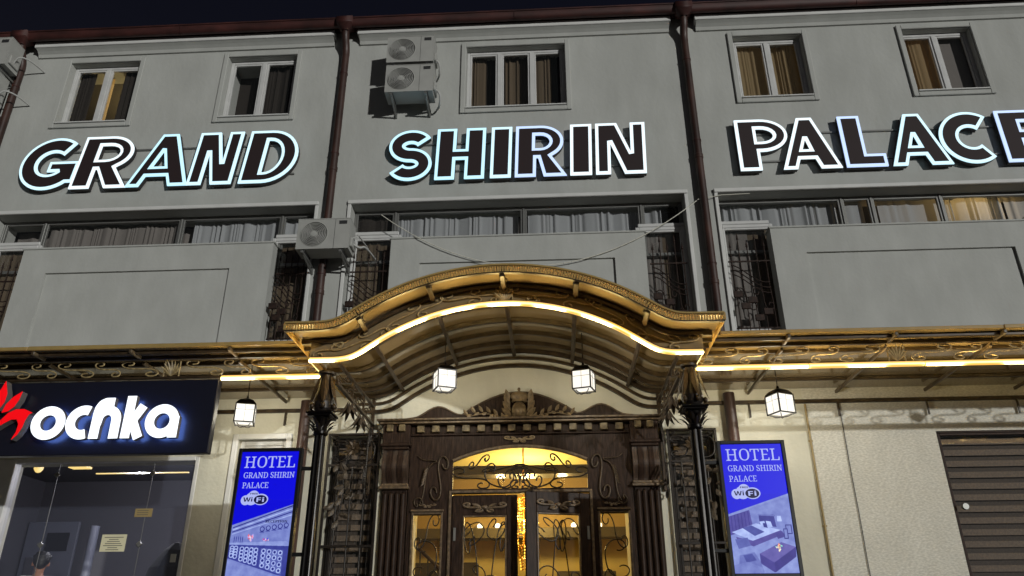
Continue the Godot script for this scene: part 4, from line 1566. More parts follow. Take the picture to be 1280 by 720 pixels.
func frieze_run(parent: Node3D, a: Vector3, b: Vector3, m: Material, start := 0) -> void:
	# scrolls in a straight frieze from a to b (mid-height)
	var d := b - a
	var n := int(d.length() / 0.36)
	var t := d.normalized()
	var bs := Basis(t, Vector3.UP, t.cross(Vector3.UP))
	for i in n:
		var kind: String = ["long", "curl", "long", "curl", "long", "fan"][(i + start) % 6]
		var flip := 1.0 if i % 2 == 0 else -1.0
		var b2 := bs * Basis(Vector3(1, 0, 0), 0.0 if flip > 0 or kind == "fan" else PI)
		part("fan_motif" if kind == "fan" else "scroll", scroll_mesh(kind), m, parent, Transform3D(b2, a + t * ((i + 0.5) * d.length() / n)))

func build_canopies() -> void:
	var t := thing("entrance_canopy", "arched glazed canopy over the entrance, edged with a golden light strip", "canopy")
	var s := MB.new()
	var roof := arch_line(0.235, 2.17, 72)
	s.ribbon(roof, 0.012, 0.012, 2.50)
	obj("roof_sheet", s, M.roof_sheet, t)
	# ribbed edge of the sheet, and its sides
	s = MB.new()
	for i in 166:
		var q := along(roof, lerpf(-2.16, 2.16, i / 165.0) + CX)
		var p: Vector2 = q[0]
		var bs := Basis(Vector3(0, 0, 1), q[1])
		s.box(Vector3(p.x, p.y, 2.507) + bs * Vector3(0, -0.022, 0), Vector3(0.017, 0.062, 0.012), 0.0, bs)
	var ribs := obj("edge_ribs", s, M.roof_edge, t)
	ribs.set_meta("kind", "stuff")
	s = MB.new()
	s.ribbon(roof, 0.018, 2.49, 2.522, 0.014)
	obj("edge_trim", s, M.roof_edge, t)
	s = MB.new()
	s.ribbon(roof, 0.014, 2.47, 2.512, -0.068)
	obj("edge_beam", s, M.canopy_frame, t)
	for sx in [-1.0, 1.0]:
		s = MB.new()
		var ex: float = CX + sx * 2.17
		s.span(Vector3(ex - 0.012, 4.42, 0.1), Vector3(ex + 0.012, 4.495, 2.515), 0.004)
		obj("side_trim", s, M.roof_edge, t)
	# ribs under the sheet
	for z in [0.06, 0.36, 0.72, 1.12, 1.58, 2.06]:
		s = MB.new()
		s.ribbon(arch_line(0.18, 2.12), 0.05, z, z + 0.045)
		obj("arched_rib", s, M.canopy_frame, t)
	s = MB.new()
	s.ribbon(arch_line(0.0, 1.98), 0.045, 0.004, 0.05)
	obj("wall_rib", s, M.canopy_frame, t)
	s = MB.new()
	s.ribbon(arch_line(0.11, 2.0), 0.035, 0.004, 0.04)
	obj("wall_rib", s, M.canopy_frame, t)
	for x in [-1.44, -0.75, 0.0, 0.75, 1.44]:
		var q := along(arch_line(0.18, 2.12), x + CX)
		var p: Vector2 = q[0]
		s = MB.new()
		s.box(Vector3(p.x, p.y - 0.022, 1.06), Vector3(0.045, 0.04, 2.0), 0.006, Basis(Vector3(0, 0, 1), q[1]))
		obj("purlin", s, M.canopy_frame, t)
		# stub that carries the overhang
		s = MB.new()
		s.box(Vector3(p.x, p.y - 0.02, 2.30), Vector3(0.05, 0.035, 0.36), 0.006, Basis(Vector3(0, 0, 1), q[1]))
		s.box(Vector3(p.x, p.y + 0.03, 2.43), Vector3(0.04, 0.11, 0.03), 0.006, Basis(Vector3(0, 0, 1), q[1]))
		obj("overhang_stub", s, M.canopy_frame, t)
	# front frieze: two chords, scrolls between
	s = MB.new()
	s.ribbon(arch_line(0.005, 2.02), 0.03, 2.09, 2.125)
	obj("bottom_chord", s, M.canopy_frame, t)
	s = MB.new()
	s.ribbon(arch_line(0.18, 2.02), 0.03, 2.105, 2.135)
	obj("top_chord", s, M.canopy_frame, t)
	s = MB.new()
	s.ribbon(arch_line(0.036, 2.02), 0.143, 2.085, 2.091)
	obj("frieze_backing", s, M.roof_sheet, t)
	var mid := arch_line(0.107, 2.0)
	var xs := [-1.83, -1.58, -1.36, -1.06, -0.78, -0.46, -0.20, 0.0, 0.20, 0.46, 0.78, 1.06, 1.36, 1.58, 1.83]
	for i in xs.size():
		var q := along(mid, xs[i] + CX)
		var kind: String = "fan" if i == 7 else ["curl", "long"][i % 2]
		var p: Vector2 = q[0]
		var bs := Basis(Vector3(0, 0, 1), q[1])
		if kind != "fan" and (i < 7) == (i % 4 < 2):
			bs = bs * Basis(Vector3(1, 0, 0), PI)
		part("fan_motif" if kind == "fan" else "scroll", scroll_mesh(kind), M.scroll_lit, t, Transform3D(bs, Vector3(p.x, p.y, 2.112)))
	# light strip
	var led := arch_line(-0.012, 2.0)
	var lp := []
	for p in led:
		lp.append(Vector3(p.x, p.y, 2.142))
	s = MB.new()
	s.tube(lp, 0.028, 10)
	obj("led_strip_halo", s, M.led_halo, t)  # wide amber tube, added as the halo of glow round the core
	s = MB.new()
	var core := []
	for p in lp:
		core.append(p + Vector3(0, -0.004, 0.022))
	s.tube(core, 0.0095, 8)
	obj("led_light_strip", s, M.led_warm, t)
	for sx in [-1.0, 1.0]:
		s = MB.new()
		s.tube([Vector3(CX + sx * 2.01, 4.222, 2.13), Vector3(CX + sx * 1.985, 4.20, 1.76)], 0.004, 6)
		obj("led_light_return", s, M.led_warm, t)
	for i in 17:
		var q := along(led, lerpf(-1.9, 1.9, i / 16.0) + CX)
		strip_light(t, Vector3(q[0].x, q[0].y - (0.045 if i % 2 == 0 else 0.015), 2.165 if i % 2 == 0 else 2.06), 0.31, q[1], LED_C, LED_E * (1.35 if i % 2 == 0 else 1.6))
	# side friezes from column to wall, with a scrolled leg on the wall
	for sx in [-1.0, 1.0]:
		var x: float = CX + sx * 1.81
		s = MB.new()
		s.span(Vector3(x - 0.02, 4.08, 0.05), Vector3(x + 0.02, 4.115, 1.75), 0.004)
		obj("side_chord", s, M.canopy_frame, t)
		s = MB.new()
		s.span(Vector3(x - 0.02, 4.31, 0.05), Vector3(x + 0.02, 4.34, 1.75), 0.004)
		obj("side_chord", s, M.canopy_frame, t)
		frieze_run(t, Vector3(x, 4.21, 0.12), Vector3(x, 4.21, 1.72), M.bronze_iron, 1)
		for z in [0.55, 1.1]:
			s = MB.new()
			s.span(Vector3(x - 0.012, 4.116, z - 0.012), Vector3(x + 0.012, 4.309, z + 0.012))
			obj("side_post", s, M.canopy_frame, t)
		s = MB.new()
		s.span(Vector3(x - 0.022, 3.22, 0.006), Vector3(x + 0.022, 4.45, 0.045), 0.006)
		obj("wall_leg", s, M.canopy_frame, t)
		s = MB.new()
		for p in sc(S_UNIT, Vector2(0.16, 3.62), 0.78, 0.24, PI / 2):
			pass
		var w := []
		for p in sc(S_UNIT, Vector2(0.18, 3.66), 0.80, 0.26, PI / 2):
			w.append(Vector3(x, p.y, p.x))
		s.tube(w, 0.011, 6)
		obj("wall_scroll", s, M.wrought_iron, t)
		s = MB.new()
		w = []
		for p in sc(C_UNIT, Vector2(0.12, 3.24), 0.22, 0.16, PI / 2):
			w.append(Vector3(x, p.y, p.x))
		s.tube(w, 0.009, 6)
		obj("wall_scroll", s, M.wrought_iron, t)
		# hanging sprays of leaves
		for zc in [0.62, 1.15]:
			for k in 9:
				s = MB.new()
				var a := TAU * k / 9.0
				s.leaf(Vector3(x + cos(a) * 0.03, 4.07 - 0.02 * (k % 3), zc + sin(a) * 0.03), Vector3(cos(a) * 0.35, -1.0, sin(a) * 0.35), Vector3(cos(a), 0.2, sin(a)), 0.24 - 0.04 * (k % 3), 0.05, 0.3)
				obj("hanging_leaf", s, M.leaf_iron, t)

	for side in 2:
		var right := side == 1
		var x0 := 2.01 if right else -9.0
		var x1 := 9.0 if right else -2.07
		t = thing("side_canopy", "flat canopy wing over the rendered wall, edged with a long unbroken golden light strip" if right else "flat canopy wing over the black shop signboard, lit only by a short golden strip", "canopy", Vector3.ZERO, "flat canopy wings")
		s = MB.new()
		s.span(Vector3(x0, 4.465, 0.012), Vector3(x1, 4.477, 1.96))
		obj("roof_sheet", s, M.roof_sheet, t)
		var cuts := [2.2, 5.05, 9.0] if right else [-9.0, -5.2, -2.25]
		for i in 2:
			s = MB.new()
			s.span(Vector3(cuts[i] + 0.003, 4.462, 1.96), Vector3(cuts[i + 1] - 0.003, 4.503 + 0.004 * i, 1.985), 0.006)
			obj("roof_edge", s, M.roof_edge, t)
		for z in [0.45, 1.0, 1.45]:
			s = MB.new()
			s.span(Vector3(x0, 4.425, z), Vector3(x1, 4.462, z + 0.035), 0.004)
			obj("purlin", s, M.canopy_frame, t)
		s = MB.new()
		s.span(Vector3(x0, 4.27, 0.004), Vector3(x1, 4.315, 0.05), 0.005)
		obj("wall_ledger", s, M.canopy_frame, t)
		s = MB.new()
		s.span(Vector3(x0, 4.425, 1.67), Vector3(x1, 4.462, 1.71), 0.005)
		obj("top_chord", s, M.canopy_frame, t)
		s = MB.new()
		s.span(Vector3(x0, 4.20, 1.675), Vector3(x1, 4.228, 1.71), 0.005)
		obj("bottom_chord", s, M.canopy_frame, t)
		s = MB.new()
		s.span(Vector3(x0, 4.425, 1.86), Vector3(x1, 4.462, 1.89), 0.005)
		obj("edge_beam", s, M.canopy_frame, t)
		for i in 7:
			var x: float = (2.9 if right else -2.98) + (1.08 if right else -1.08) * i
			if absf(x) > 8.9:
				continue
			s = MB.new()
			s.span(Vector3(x - 0.015, 4.385, 0.05), Vector3(x + 0.015, 4.424, 1.66), 0.005)
			obj("rafter", s, M.rafter_metal, t)
			s = MB.new()
			s.box(Vector3(x, 4.436, 1.86), Vector3(0.035, 0.04, 0.22), 0.006)
			obj("overhang_stub", s, M.rafter_metal, t)
			s = MB.new()
			s.span(Vector3(x - 0.009, 4.10, 0.02), Vector3(x + 0.009, 4.27, 0.04))
			obj("ledger_strut", s, M.canopy_frame, t)
		frieze_run(t, Vector3(x0 + 0.03, 4.325, 1.692), Vector3(x1, 4.325, 1.692), M.scroll_lit, 0 if right else 3)
		var l0 := 1.95 if right else -3.12
		var l1 := 9.0 if right else -2.02
		var n := 6 if right else 1
		for i in n:
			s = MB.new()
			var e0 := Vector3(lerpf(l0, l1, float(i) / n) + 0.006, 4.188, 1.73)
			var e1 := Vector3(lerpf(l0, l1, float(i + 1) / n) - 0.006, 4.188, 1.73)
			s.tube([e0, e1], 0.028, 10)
			obj("led_strip_halo", s, M.led_halo, t)  # halo of glow made as a wider amber tube
			s = MB.new()
			s.tube([e0 + Vector3(0, -0.004, 0.022), e1 + Vector3(0, -0.004, 0.022)], 0.0095, 8)
			obj("led_light_strip", s, M.led_warm, t)
		var cnt := 18 if right else 3
		for i in cnt:
			strip_light(t, Vector3(lerpf(l0, l1, (i + 0.5) / cnt), 4.145 if i % 2 == 0 else 4.18, 1.755 if i % 2 == 0 else 1.655), 0.36, 0.0, LED_C, LED_E * (1.0 if i % 2 == 0 else 1.5))

const LED_C := Color(1.0, 0.86, 0.54)
const LED_E := 0.13

func build_columns() -> void:
	for i in 2:
		var sx := -1.0 if i == 0 else 1.0
		var t := thing("canopy_column", ["slim black fluted iron column with leafy capital, carrying the reception desk poster", "slim black fluted iron column with leafy capital, carrying the bedroom poster"][i], "column", Vector3(CX + sx * 1.90, 0.6, 1.85), "columns carrying the canopy")
		t.set_meta("kind", "thing")
		var s := MB.new()
		s.span(Vector3(-0.14, 0, -0.14), Vector3(0.14, 0.16, 0.14), 0.01)
		s.lathe([Vector2(0.12, 0.16), Vector2(0.125, 0.2), Vector2(0.1, 0.24), Vector2(0.105, 0.3), Vector2(0.075, 0.36)], 20)
		obj("base", s, M.column_iron, t)
		s = MB.new()
		s.lathe([Vector2(0.068, 0.34), Vector2(0.066, 1.6), Vector2(0.060, 2.92)], 40, Vector3(), Basis(), 10, 0.13)
		obj("shaft", s, M.column_iron, t)
		s = MB.new()
		s.lathe([Vector2(0.06, 2.90), Vector2(0.078, 2.92), Vector2(0.078, 2.945), Vector2(0.06, 2.96), Vector2(0.062, 3.02), Vector2(0.085, 3.09)], 20)
		obj("neck", s, M.column_iron, t)
		for row in 2:
			for k in 8:
				var a := TAU * (k + 0.5 * row) / 8
				s = MB.new()
				s.leaf(Vector3(cos(a) * 0.062, 2.93 + 0.055 * row, sin(a) * 0.062), Vector3(cos(a) * 0.35, 1, sin(a) * 0.35), Vector3(cos(a), 0, sin(a)), 0.115, 0.05, 0.55)
				obj("acanthus_leaf", s, M.wrought_iron, t)
		s = MB.new()
		s.box(Vector3(0, 3.10, 0), Vector3(0.24, 0.022, 0.24), 0.006)
		s.box(Vector3(0, 3.125, 0), Vector3(0.27, 0.026, 0.27), 0.008)
		obj("abacus", s, M.column_iron, t)
		s = MB.new()
		s.lathe([Vector2(0.085, 3.14), Vector2(0.105, 3.18), Vector2(0.110, 3.25), Vector2(0.098, 3.31), Vector2(0.070, 3.39), Vector2(0.060, 3.47), Vector2(0.058, 3.545), Vector2(0.085, 3.56), Vector2(0.085, 3.585)], 20)
		obj("bell", s, M.wrought_iron, t)
		for k in 6:
			var a := TAU * k / 6 + 0.26
			s = MB.new()
			s.leaf(Vector3(cos(a) * 0.06, 3.55, sin(a) * 0.06), Vector3(cos(a) * 0.22, -1, sin(a) * 0.22), Vector3(cos(a), 0, sin(a)), 0.36, 0.08, 0.08)
			s.ball(Vector3(cos(a) * 0.128, 3.20, sin(a) * 0.128), Vector3(0.026, 0.034, 0.026), 8, 6)
			obj("bell_leaf", s, M.bronze_iron, t)

func build_lanterns() -> void:
	var spots := [[Vector3(-3.10, 3.87, 1.0), 0.30, "square white lantern hanging beside the end of the black shop signboard"], [Vector3(-0.78, 4.20, 1.1), 0.42, "square white lantern under the arch, on the reception poster side of the crest"], [Vector3(0.81, 4.16, 1.1), -0.30, "square white lantern under the arch, on the bedroom poster side of the crest"], [Vector3(2.99, 3.87, 1.0), 0.45, "square white lantern hanging above and beyond the bedroom poster"]]
	for q in spots:
		var t := thing("hanging_lantern", q[2], "lantern", q[0], "lanterns hanging under the canopies", q[1])
		var a := 0.105
		var h := 0.215
		var g := MB.new()
		g.span(Vector3(-a + 0.004, 0.02, -a + 0.004), Vector3(a - 0.004, h - 0.004, a - 0.004))
		obj("lantern_glass", g, M.lantern_glow, t)
		omni("lantern_light", t, Vector3(0, 0.11, 0), Color(1.0, 0.96, 0.86), 0.27 if absf(q[0].x) < 1.5 else 0.42, 0.08)
		for sx in [-1.0, 1.0]:
			for sz in [-1.0, 1.0]:
				var s := MB.new()
				s.box(Vector3(sx * a, h * 0.5, sz * a), Vector3(0.014, h, 0.014))
				obj("corner_bar", s, M.black_plastic, t)
		for k in 4:
			var s := MB.new()
			s.span(Vector3(-0.002, 0.006, a - 0.003), Vector3(0.002, h, a + 0.001))
			s.span(Vector3(-a, h * 0.68, a - 0.003), Vector3(a, h * 0.68 + 0.004, a + 0.0015))
			obj("pane_bar", s, M.ac_grey, t, Transform3D(Basis(Vector3.UP, TAU * k / 4), Vector3.ZERO))
		for y in [0.006, h]:
			var s := frame(MB.new(), -a - 0.006, -a - 0.006, a + 0.006, a + 0.006, 0.014, -0.006, 0.006, 0.0)
			obj("rim", s, M.black_plastic, t, Transform3D(Basis(Vector3(1, 0, 0), PI / 2), Vector3(0, y, 0)))
		var s := MB.new()
		s.lathe([Vector2(a * 1.42, 0.0), Vector2(a * 1.4, 0.010), Vector2(a * 1.0, 0.05), Vector2(0.02, 0.08), Vector2(0.012, 0.11)], 4, Vector3(0, h + 0.007, 0), Basis(Vector3.UP, PI / 4))
		obj("cap", s, M.column_iron, t)
		for k in 4:
			s = MB.new()
			s.tube(bez(Vector3(-a, 0.0, 0), Vector3(-a * 0.6, -0.05, 0), Vector3(-a * 0.2, -0.02, 0), Vector3(0, -0.035, 0), 6), 0.005, 5)
			obj("base_scroll", s, M.wrought_iron, t, Transform3D(Basis(Vector3.UP, TAU * k / 4 + 0.785), Vector3.ZERO))
		var top := 4.46
		var xx: float = absf(q[0].x - CX)
		if xx < 1.5:
			top = along(arch_line(0.2, 2.1), q[0].x)[0].y
		s = MB.new()
		s.tube([Vector3(0, h + 0.11, 0), Vector3(0, top - q[0].y, 0)], 0.006, 6)
		obj("rod", s, M.wrought_iron, t)

func air_conditioner(label: String, at: Vector3, w: float, h: float, turned := 0.0, grey := false) -> Node3D:
	# at: middle of the base of the case, back on the wall side
	var t := thing("air_conditioner", label, "air conditioner", at, "outdoor air conditioner units on the facade", turned)
	var d := 0.29
	var case_m: Material = M.ac_grey if grey else M.ac_white
	var s := MB.new()
	var cx := -w * 0.17
	var cy := h * 0.5
	var r := h * 0.41
	var z := d * 0.5
	# case with a round opening
	s.prism(rect2(-w * 0.5, 0.0, w * 0.5, h), [circle2(Vector2(cx, cy), r, r, 28)], -z, z)
	s.span(Vector3(-w * 0.5 + 0.002, 0.002, -z - 0.012), Vector3(w * 0.5 - 0.002, h - 0.002, -z - 0.001))
	obj("case", s, case_m, t)
	s = MB.new()
	s.span(Vector3(-w * 0.5 - 0.004, h, -z - 0.012), Vector3(w * 0.5 + 0.004, h + 0.014, z + 0.006), 0.005)
	obj("lid", s, case_m, t)
	s = MB.new()
	s.span(Vector3(w * 0.215, 0.0, z), Vector3(w * 0.221, h, z + 0.002))
	obj("seam", s, M.ac_dark, t)
	s = MB.new()
	s.lathe([Vector2(r * 0.98, 0.0), Vector2(r * 0.98, 0.03), Vector2(0.0, 0.03)], 28, Vector3(cx, cy, -z + 0.02), Basis(Vector3(1, 0, 0), PI / 2))
	obj("fan_well", s, M.ac_dark, t)
	for k in 3:
		s = MB.new()
		var a := TAU * k / 3 + 0.4
		var bs := Basis(Vector3(0, 0, 1), a) * Basis(Vector3(1, 0, 0), 0.5)
		s.box(Vector3(cx, cy, 0.03) + Basis(Vector3(0, 0, 1), a) * Vector3(r * 0.5, 0, 0), Vector3(r * 0.82, r * 0.55, 0.006), 0.0, bs)
		obj("fan_blade", s, M.ac_grey, t)
	for k in 7:
		var rr := r * (0.28 + 0.12 * k)
		var ring := []
		for p in circle2(Vector2(cx, cy), rr, rr, 28):
			ring.append(Vector3(p.x, p.y, z + 0.006))
		ring.append(ring[0])
		s = MB.new()
		s.tube(ring, 0.0065, 5, -1.0, false)
		obj("guard_ring", s, M.ac_white if not grey else M.ac_grey, t)
	s = MB.new()
	for k in 4:
		var a := TAU * k / 4 + 0.5
		s.tube([Vector3(cx, cy, z + 0.01), Vector3(cx + cos(a) * r * 1.03, cy + sin(a) * r * 1.03, z + 0.01)], 0.004, 5)
	s.lathe([Vector2(r * 0.24, 0.0), Vector2(r * 0.22, 0.012), Vector2(0.0, 0.016)], 16, Vector3(cx, cy, z + 0.004), Basis(Vector3(1, 0, 0), PI / 2))
	obj("guard_hub", s, M.ac_white if not grey else M.ac_grey, t)
	s = MB.new()
	s.span(Vector3(w * 0.29, h * 0.82, z), Vector3(w * 0.44, h * 0.94, z + 0.003))
	obj("badge", s, M.ac_dark, t)
	s = MB.new()
	s.span(Vector3(w * 0.5, h * 0.12, -z + 0.03), Vector3(w * 0.5 + 0.035, h * 0.42, z - 0.05), 0.008)
	obj("valve_cover", s, case_m, t)
	for x in [-w * 0.36, w * 0.36]:
		s = MB.new()
		s.span(Vector3(x - 0.025, -0.03, -z + 0.02), Vector3(x + 0.025, -0.001, z - 0.02), 0.004)
		obj("foot", s, M.ac_dark, t)
	return t

func brackets(t: Node3D, w: float, back: float) -> void:
	# the two angle brackets that carry a unit
	for x in [-w * 0.36, w * 0.36]:
		var s := MB.new()
		s.span(Vector3(x - 0.018, -0.065, back + 0.002), Vector3(x + 0.018, -0.031, 0.17), 0.003)
		s.span(Vector3(x - 0.018, -0.16, back + 0.002), Vector3(x + 0.018, -0.066, back + 0.03), 0.003)
		s.tube([Vector3(x, -0.14, back + 0.03), Vector3(x, -0.06, 0.10)], 0.016, 6)
		obj("bracket", s, M.galvanised, t)

func pipe_bundle(t: Node3D, pts: Array, r := 0.016) -> void:
	var s := MB.new()
	var c := []
	for i in pts.size() - 1:
		var p0: Vector3 = pts[maxi(i - 1, 0)]
		var p3: Vector3 = pts[mini(i + 2, pts.size() - 1)]
		for k in 6:
			c.append(pts[i].cubic_interpolate(pts[i + 1], p0, p3, k / 6.0))
	c.append(pts[pts.size() - 1])
	s.tube(c, r, 8)
	obj("hose", s, M.hose_white, t)

func build_air_conditioners() -> void:
	var t := air_conditioner("upper of two stacked white air conditioners beside the three-pane window", Vector3(-1.58, 9.58, 0.30), 0.72, 0.49)
	pipe_bundle(t, [Vector3(0.38, 0.12, 0.02), Vector3(0.43, 0.05, 0.0), Vector3(0.42, -0.05, -0.12), Vector3(0.36, -0.02, -0.29)])
	t = air_conditioner("lower of two stacked white air conditioners, on brackets beside the three-pane window", Vector3(-1.57, 9.02, 0.30), 0.72, 0.49)
	brackets(t, 0.72, -0.30)
	pipe_bundle(t, [Vector3(0.38, 0.12, 0.02), Vector3(0.45, 0.03, 0.0), Vector3(0.43, -0.08, -0.12), Vector3(0.36, -0.04, -0.29)])
	t = air_conditioner("white air conditioner on brackets over the pier between first and middle bay", Vector3(-2.60, 6.40, 0.34), 0.72, 0.45)
	brackets(t, 0.72, -0.34)
	pipe_bundle(t, [Vector3(0.37, 0.14, 0.0), Vector3(0.46, 0.10, -0.05), Vector3(0.52, 0.16, -0.2), Vector3(0.60, 0.15, -0.72)])
	pipe_bundle(t, [Vector3(0.37, 0.22, 0.0), Vector3(0.43, 0.28, -0.06), Vector3(0.40, 0.36, -0.2), Vector3(0.44, 0.38, -0.7)], 0.01)
	t = air_conditioner("upper of two air conditioners half out of frame above the start of the first word", Vector3(-8.36, 9.82, 0.36), 0.78, 0.52)
	pipe_bundle(t, [Vector3(0.41, 0.12, 0.0), Vector3(0.50, 0.22, 0.02), Vector3(0.60, 0.24, -0.1), Vector3(0.68, 0.22, -0.35)], 0.013)
	brackets(t, 0.78, -0.36)
	t = air_conditioner("lower of two air conditioners half out of frame above the start of the first word", Vector3(-8.44, 9.18, 0.36), 0.78, 0.52)
	pipe_bundle(t, [Vector3(0.41, 0.12, 0.0), Vector3(0.50, 0.20, 0.02), Vector3(0.60, 0.22, -0.1), Vector3(0.68, 0.20, -0.35)], 0.013)
	brackets(t, 0.78, -0.36)

# ------------------------------------------------------------------ lettering
func joined(a: PackedVector2Array, b: PackedVector2Array) -> PackedVector2Array:
	var r := Geometry2D.merge_polygons(ccw(a), ccw(b))
	var best := PackedVector2Array()
	for q in r:
		if not Geometry2D.is_polygon_clockwise(q) and q.size() > best.size():
			best = q
	return best

func glyph(c: String, W: float, H: float) -> Array:
	# [outline, holes] of a heavy sans capital W wide and H high
	var o := PackedVector2Array()
	var holes := []
	var st := 0.305
	match c:
		"I":
			o = rect2(0, 0, W, H)
		"H":
			st = W * 0.40
			o = PackedVector2Array([Vector2(0, 0), Vector2(st, 0), Vector2(st, H * 0.38), Vector2(W - st, H * 0.38), Vector2(W - st, 0), Vector2(W, 0), Vector2(W, H), Vector2(W - st, H), Vector2(W - st, H * 0.58), Vector2(st, H * 0.58), Vector2(st, H), Vector2(0, H)])
		"N":
			o = PackedVector2Array([Vector2(0, 0), Vector2(0.215, 0), Vector2(0.215, H * 0.60), Vector2(W - 0.31, 0), Vector2(W, 0), Vector2(W, H), Vector2(W - 0.215, H), Vector2(W - 0.215, H * 0.42), Vector2(0.31, H), Vector2(0, H)])
		"L":
			o = PackedVector2Array([Vector2(0, 0), Vector2(W, 0), Vector2(W, H * 0.24), Vector2(st, H * 0.24), Vector2(st, H), Vector2(0, H)])
		"E":
			o = PackedVector2Array([Vector2(0, 0), Vector2(W, 0), Vector2(W, H * 0.23), Vector2(st, H * 0.23), Vector2(st, H * 0.40), Vector2(W * 0.9, H * 0.40), Vector2(W * 0.9, H * 0.61), Vector2(st, H * 0.61), Vector2(st, H * 0.77), Vector2(W, H * 0.77), Vector2(W, H), Vector2(0, H)])
		"A":
			var l := W * 0.36
			var r := W * 0.38
			var tl := 0.20
			var tr := 0.29
			o = PackedVector2Array([Vector2(0, 0), Vector2(tl, 0), Vector2(tl + l * 0.19, H * 0.19), Vector2(W - tr - r * 0.19, H * 0.19), Vector2(W - tr, 0), Vector2(W, 0), Vector2(W - r, H), Vector2(l, H)])
			var u := (W - tl - tr) / (l + r)
			holes.append(PackedVector2Array([Vector2(tl + l * 0.37, H * 0.37), Vector2(W - tr - r * 0.37, H * 0.37), Vector2(tl + l * (u + 0.03), H * (u + 0.03))]))
		"D":
			o = PackedVector2Array([Vector2(0, 0)])
			o.append_array(arc2(Vector2(W * 0.42, H * 0.5), W * 0.58, -90, 90, 20, H * 0.5))
			o.append(Vector2(0, H))
			var h := PackedVector2Array([Vector2(st, H * 0.19)])
			h.append_array(arc2(Vector2(W * 0.42, H * 0.5), W * 0.58 - 0.245, -90, 90, 14, H * 0.31))
			h.append(Vector2(st, H * 0.81))
			holes.append(h)
		"P", "R":
			var b0 := H * 0.36
			var cy := (H + b0) * 0.5
			var ry := (H - b0) * 0.5
			var bx := W * (0.93 if c == "R" else 1.0)
			o = PackedVector2Array([Vector2(0, 0), Vector2(st, 0), Vector2(st, b0)])
			if c == "R":
				o.append_array(PackedVector2Array([Vector2(st + 0.03, b0), Vector2(W - 0.335, 0), Vector2(W, 0), Vector2(W * 0.70, b0 + 0.03)]))
				o.append_array(arc2(Vector2(W * 0.48, cy), bx - W * 0.48, -55, 90, 16, ry))
			else:
				o.append_array(arc2(Vector2(W * 0.48, cy), bx - W * 0.48, -90, 90, 18, ry))
			o.append(Vector2(0, H))
			var h := PackedVector2Array([Vector2(st - 0.02, b0 + 0.165)])
			h.append_array(arc2(Vector2(W * 0.48, cy), maxf(bx - W * 0.48 - 0.20, 0.07), -90, 90, 10, ry - 0.165))
			h.append(Vector2(st - 0.02, H - 0.165))
			holes.append(h)
		"C", "G":
			var w := 0.26
			var path := arc2(Vector2(W * 0.52, H * 0.5), W * 0.52 - w * 0.5, 50, 310 if c == "C" else 335, 30, H * 0.5 - w * 0.5)
			o = stroke(path, w)
			if c == "G":
				o = joined(o, rect2(W * 0.50, H * 0.34, W, H * 0.53))
				o = joined(o, rect2(W - 0.25, H * 0.13, W, H * 0.50))
		"S":
			var w := 0.235
			var ry := (H - w) * 0.25
			var rx := (W - w) * 0.5
			var path := arc2(Vector2(W * 0.5, w * 0.5 + 3 * ry), rx, 25, 262, 22, ry)
			path.append_array(arc2(Vector2(W * 0.5, w * 0.5 + ry), rx, 82, -155, 22, ry))
			o = stroke(path, w)
	return [ccw(o), holes]

func raised_letter(word: Node3D, c: String, x0: float, x1: float, y0: float, y1: float, rim_m: Material, lean := 0.0) -> void:
	var g := glyph(c, x1 - x0 - lean * (y1 - y0), y1 - y0)
	for ring in [g[0]] + g[1]:
		for i in ring.size():
			ring[i].x += ring[i].y * lean
	var l := Node3D.new()
	l.name = "letter"
	word.add_child(l, true)
	l.position = Vector3(x0, y0, 0)
	obj("letter_case", MB.new().prism(g[0], g[1], 0.03, 0.0995), M.letter_side, l)
	obj("glowing_rim", MB.new().prism(g[0], g[1], 0.1, 0.12), rim_m, l)
	var rim := 0.045
	var ins := inset(g[0], rim)
	var hs := []
	for h in g[1]:
		hs.append(inset(h, -rim))
	obj("letter_face", MB.new().prism(ins, hs, 0.1205, 0.126), M.letter_face, l)

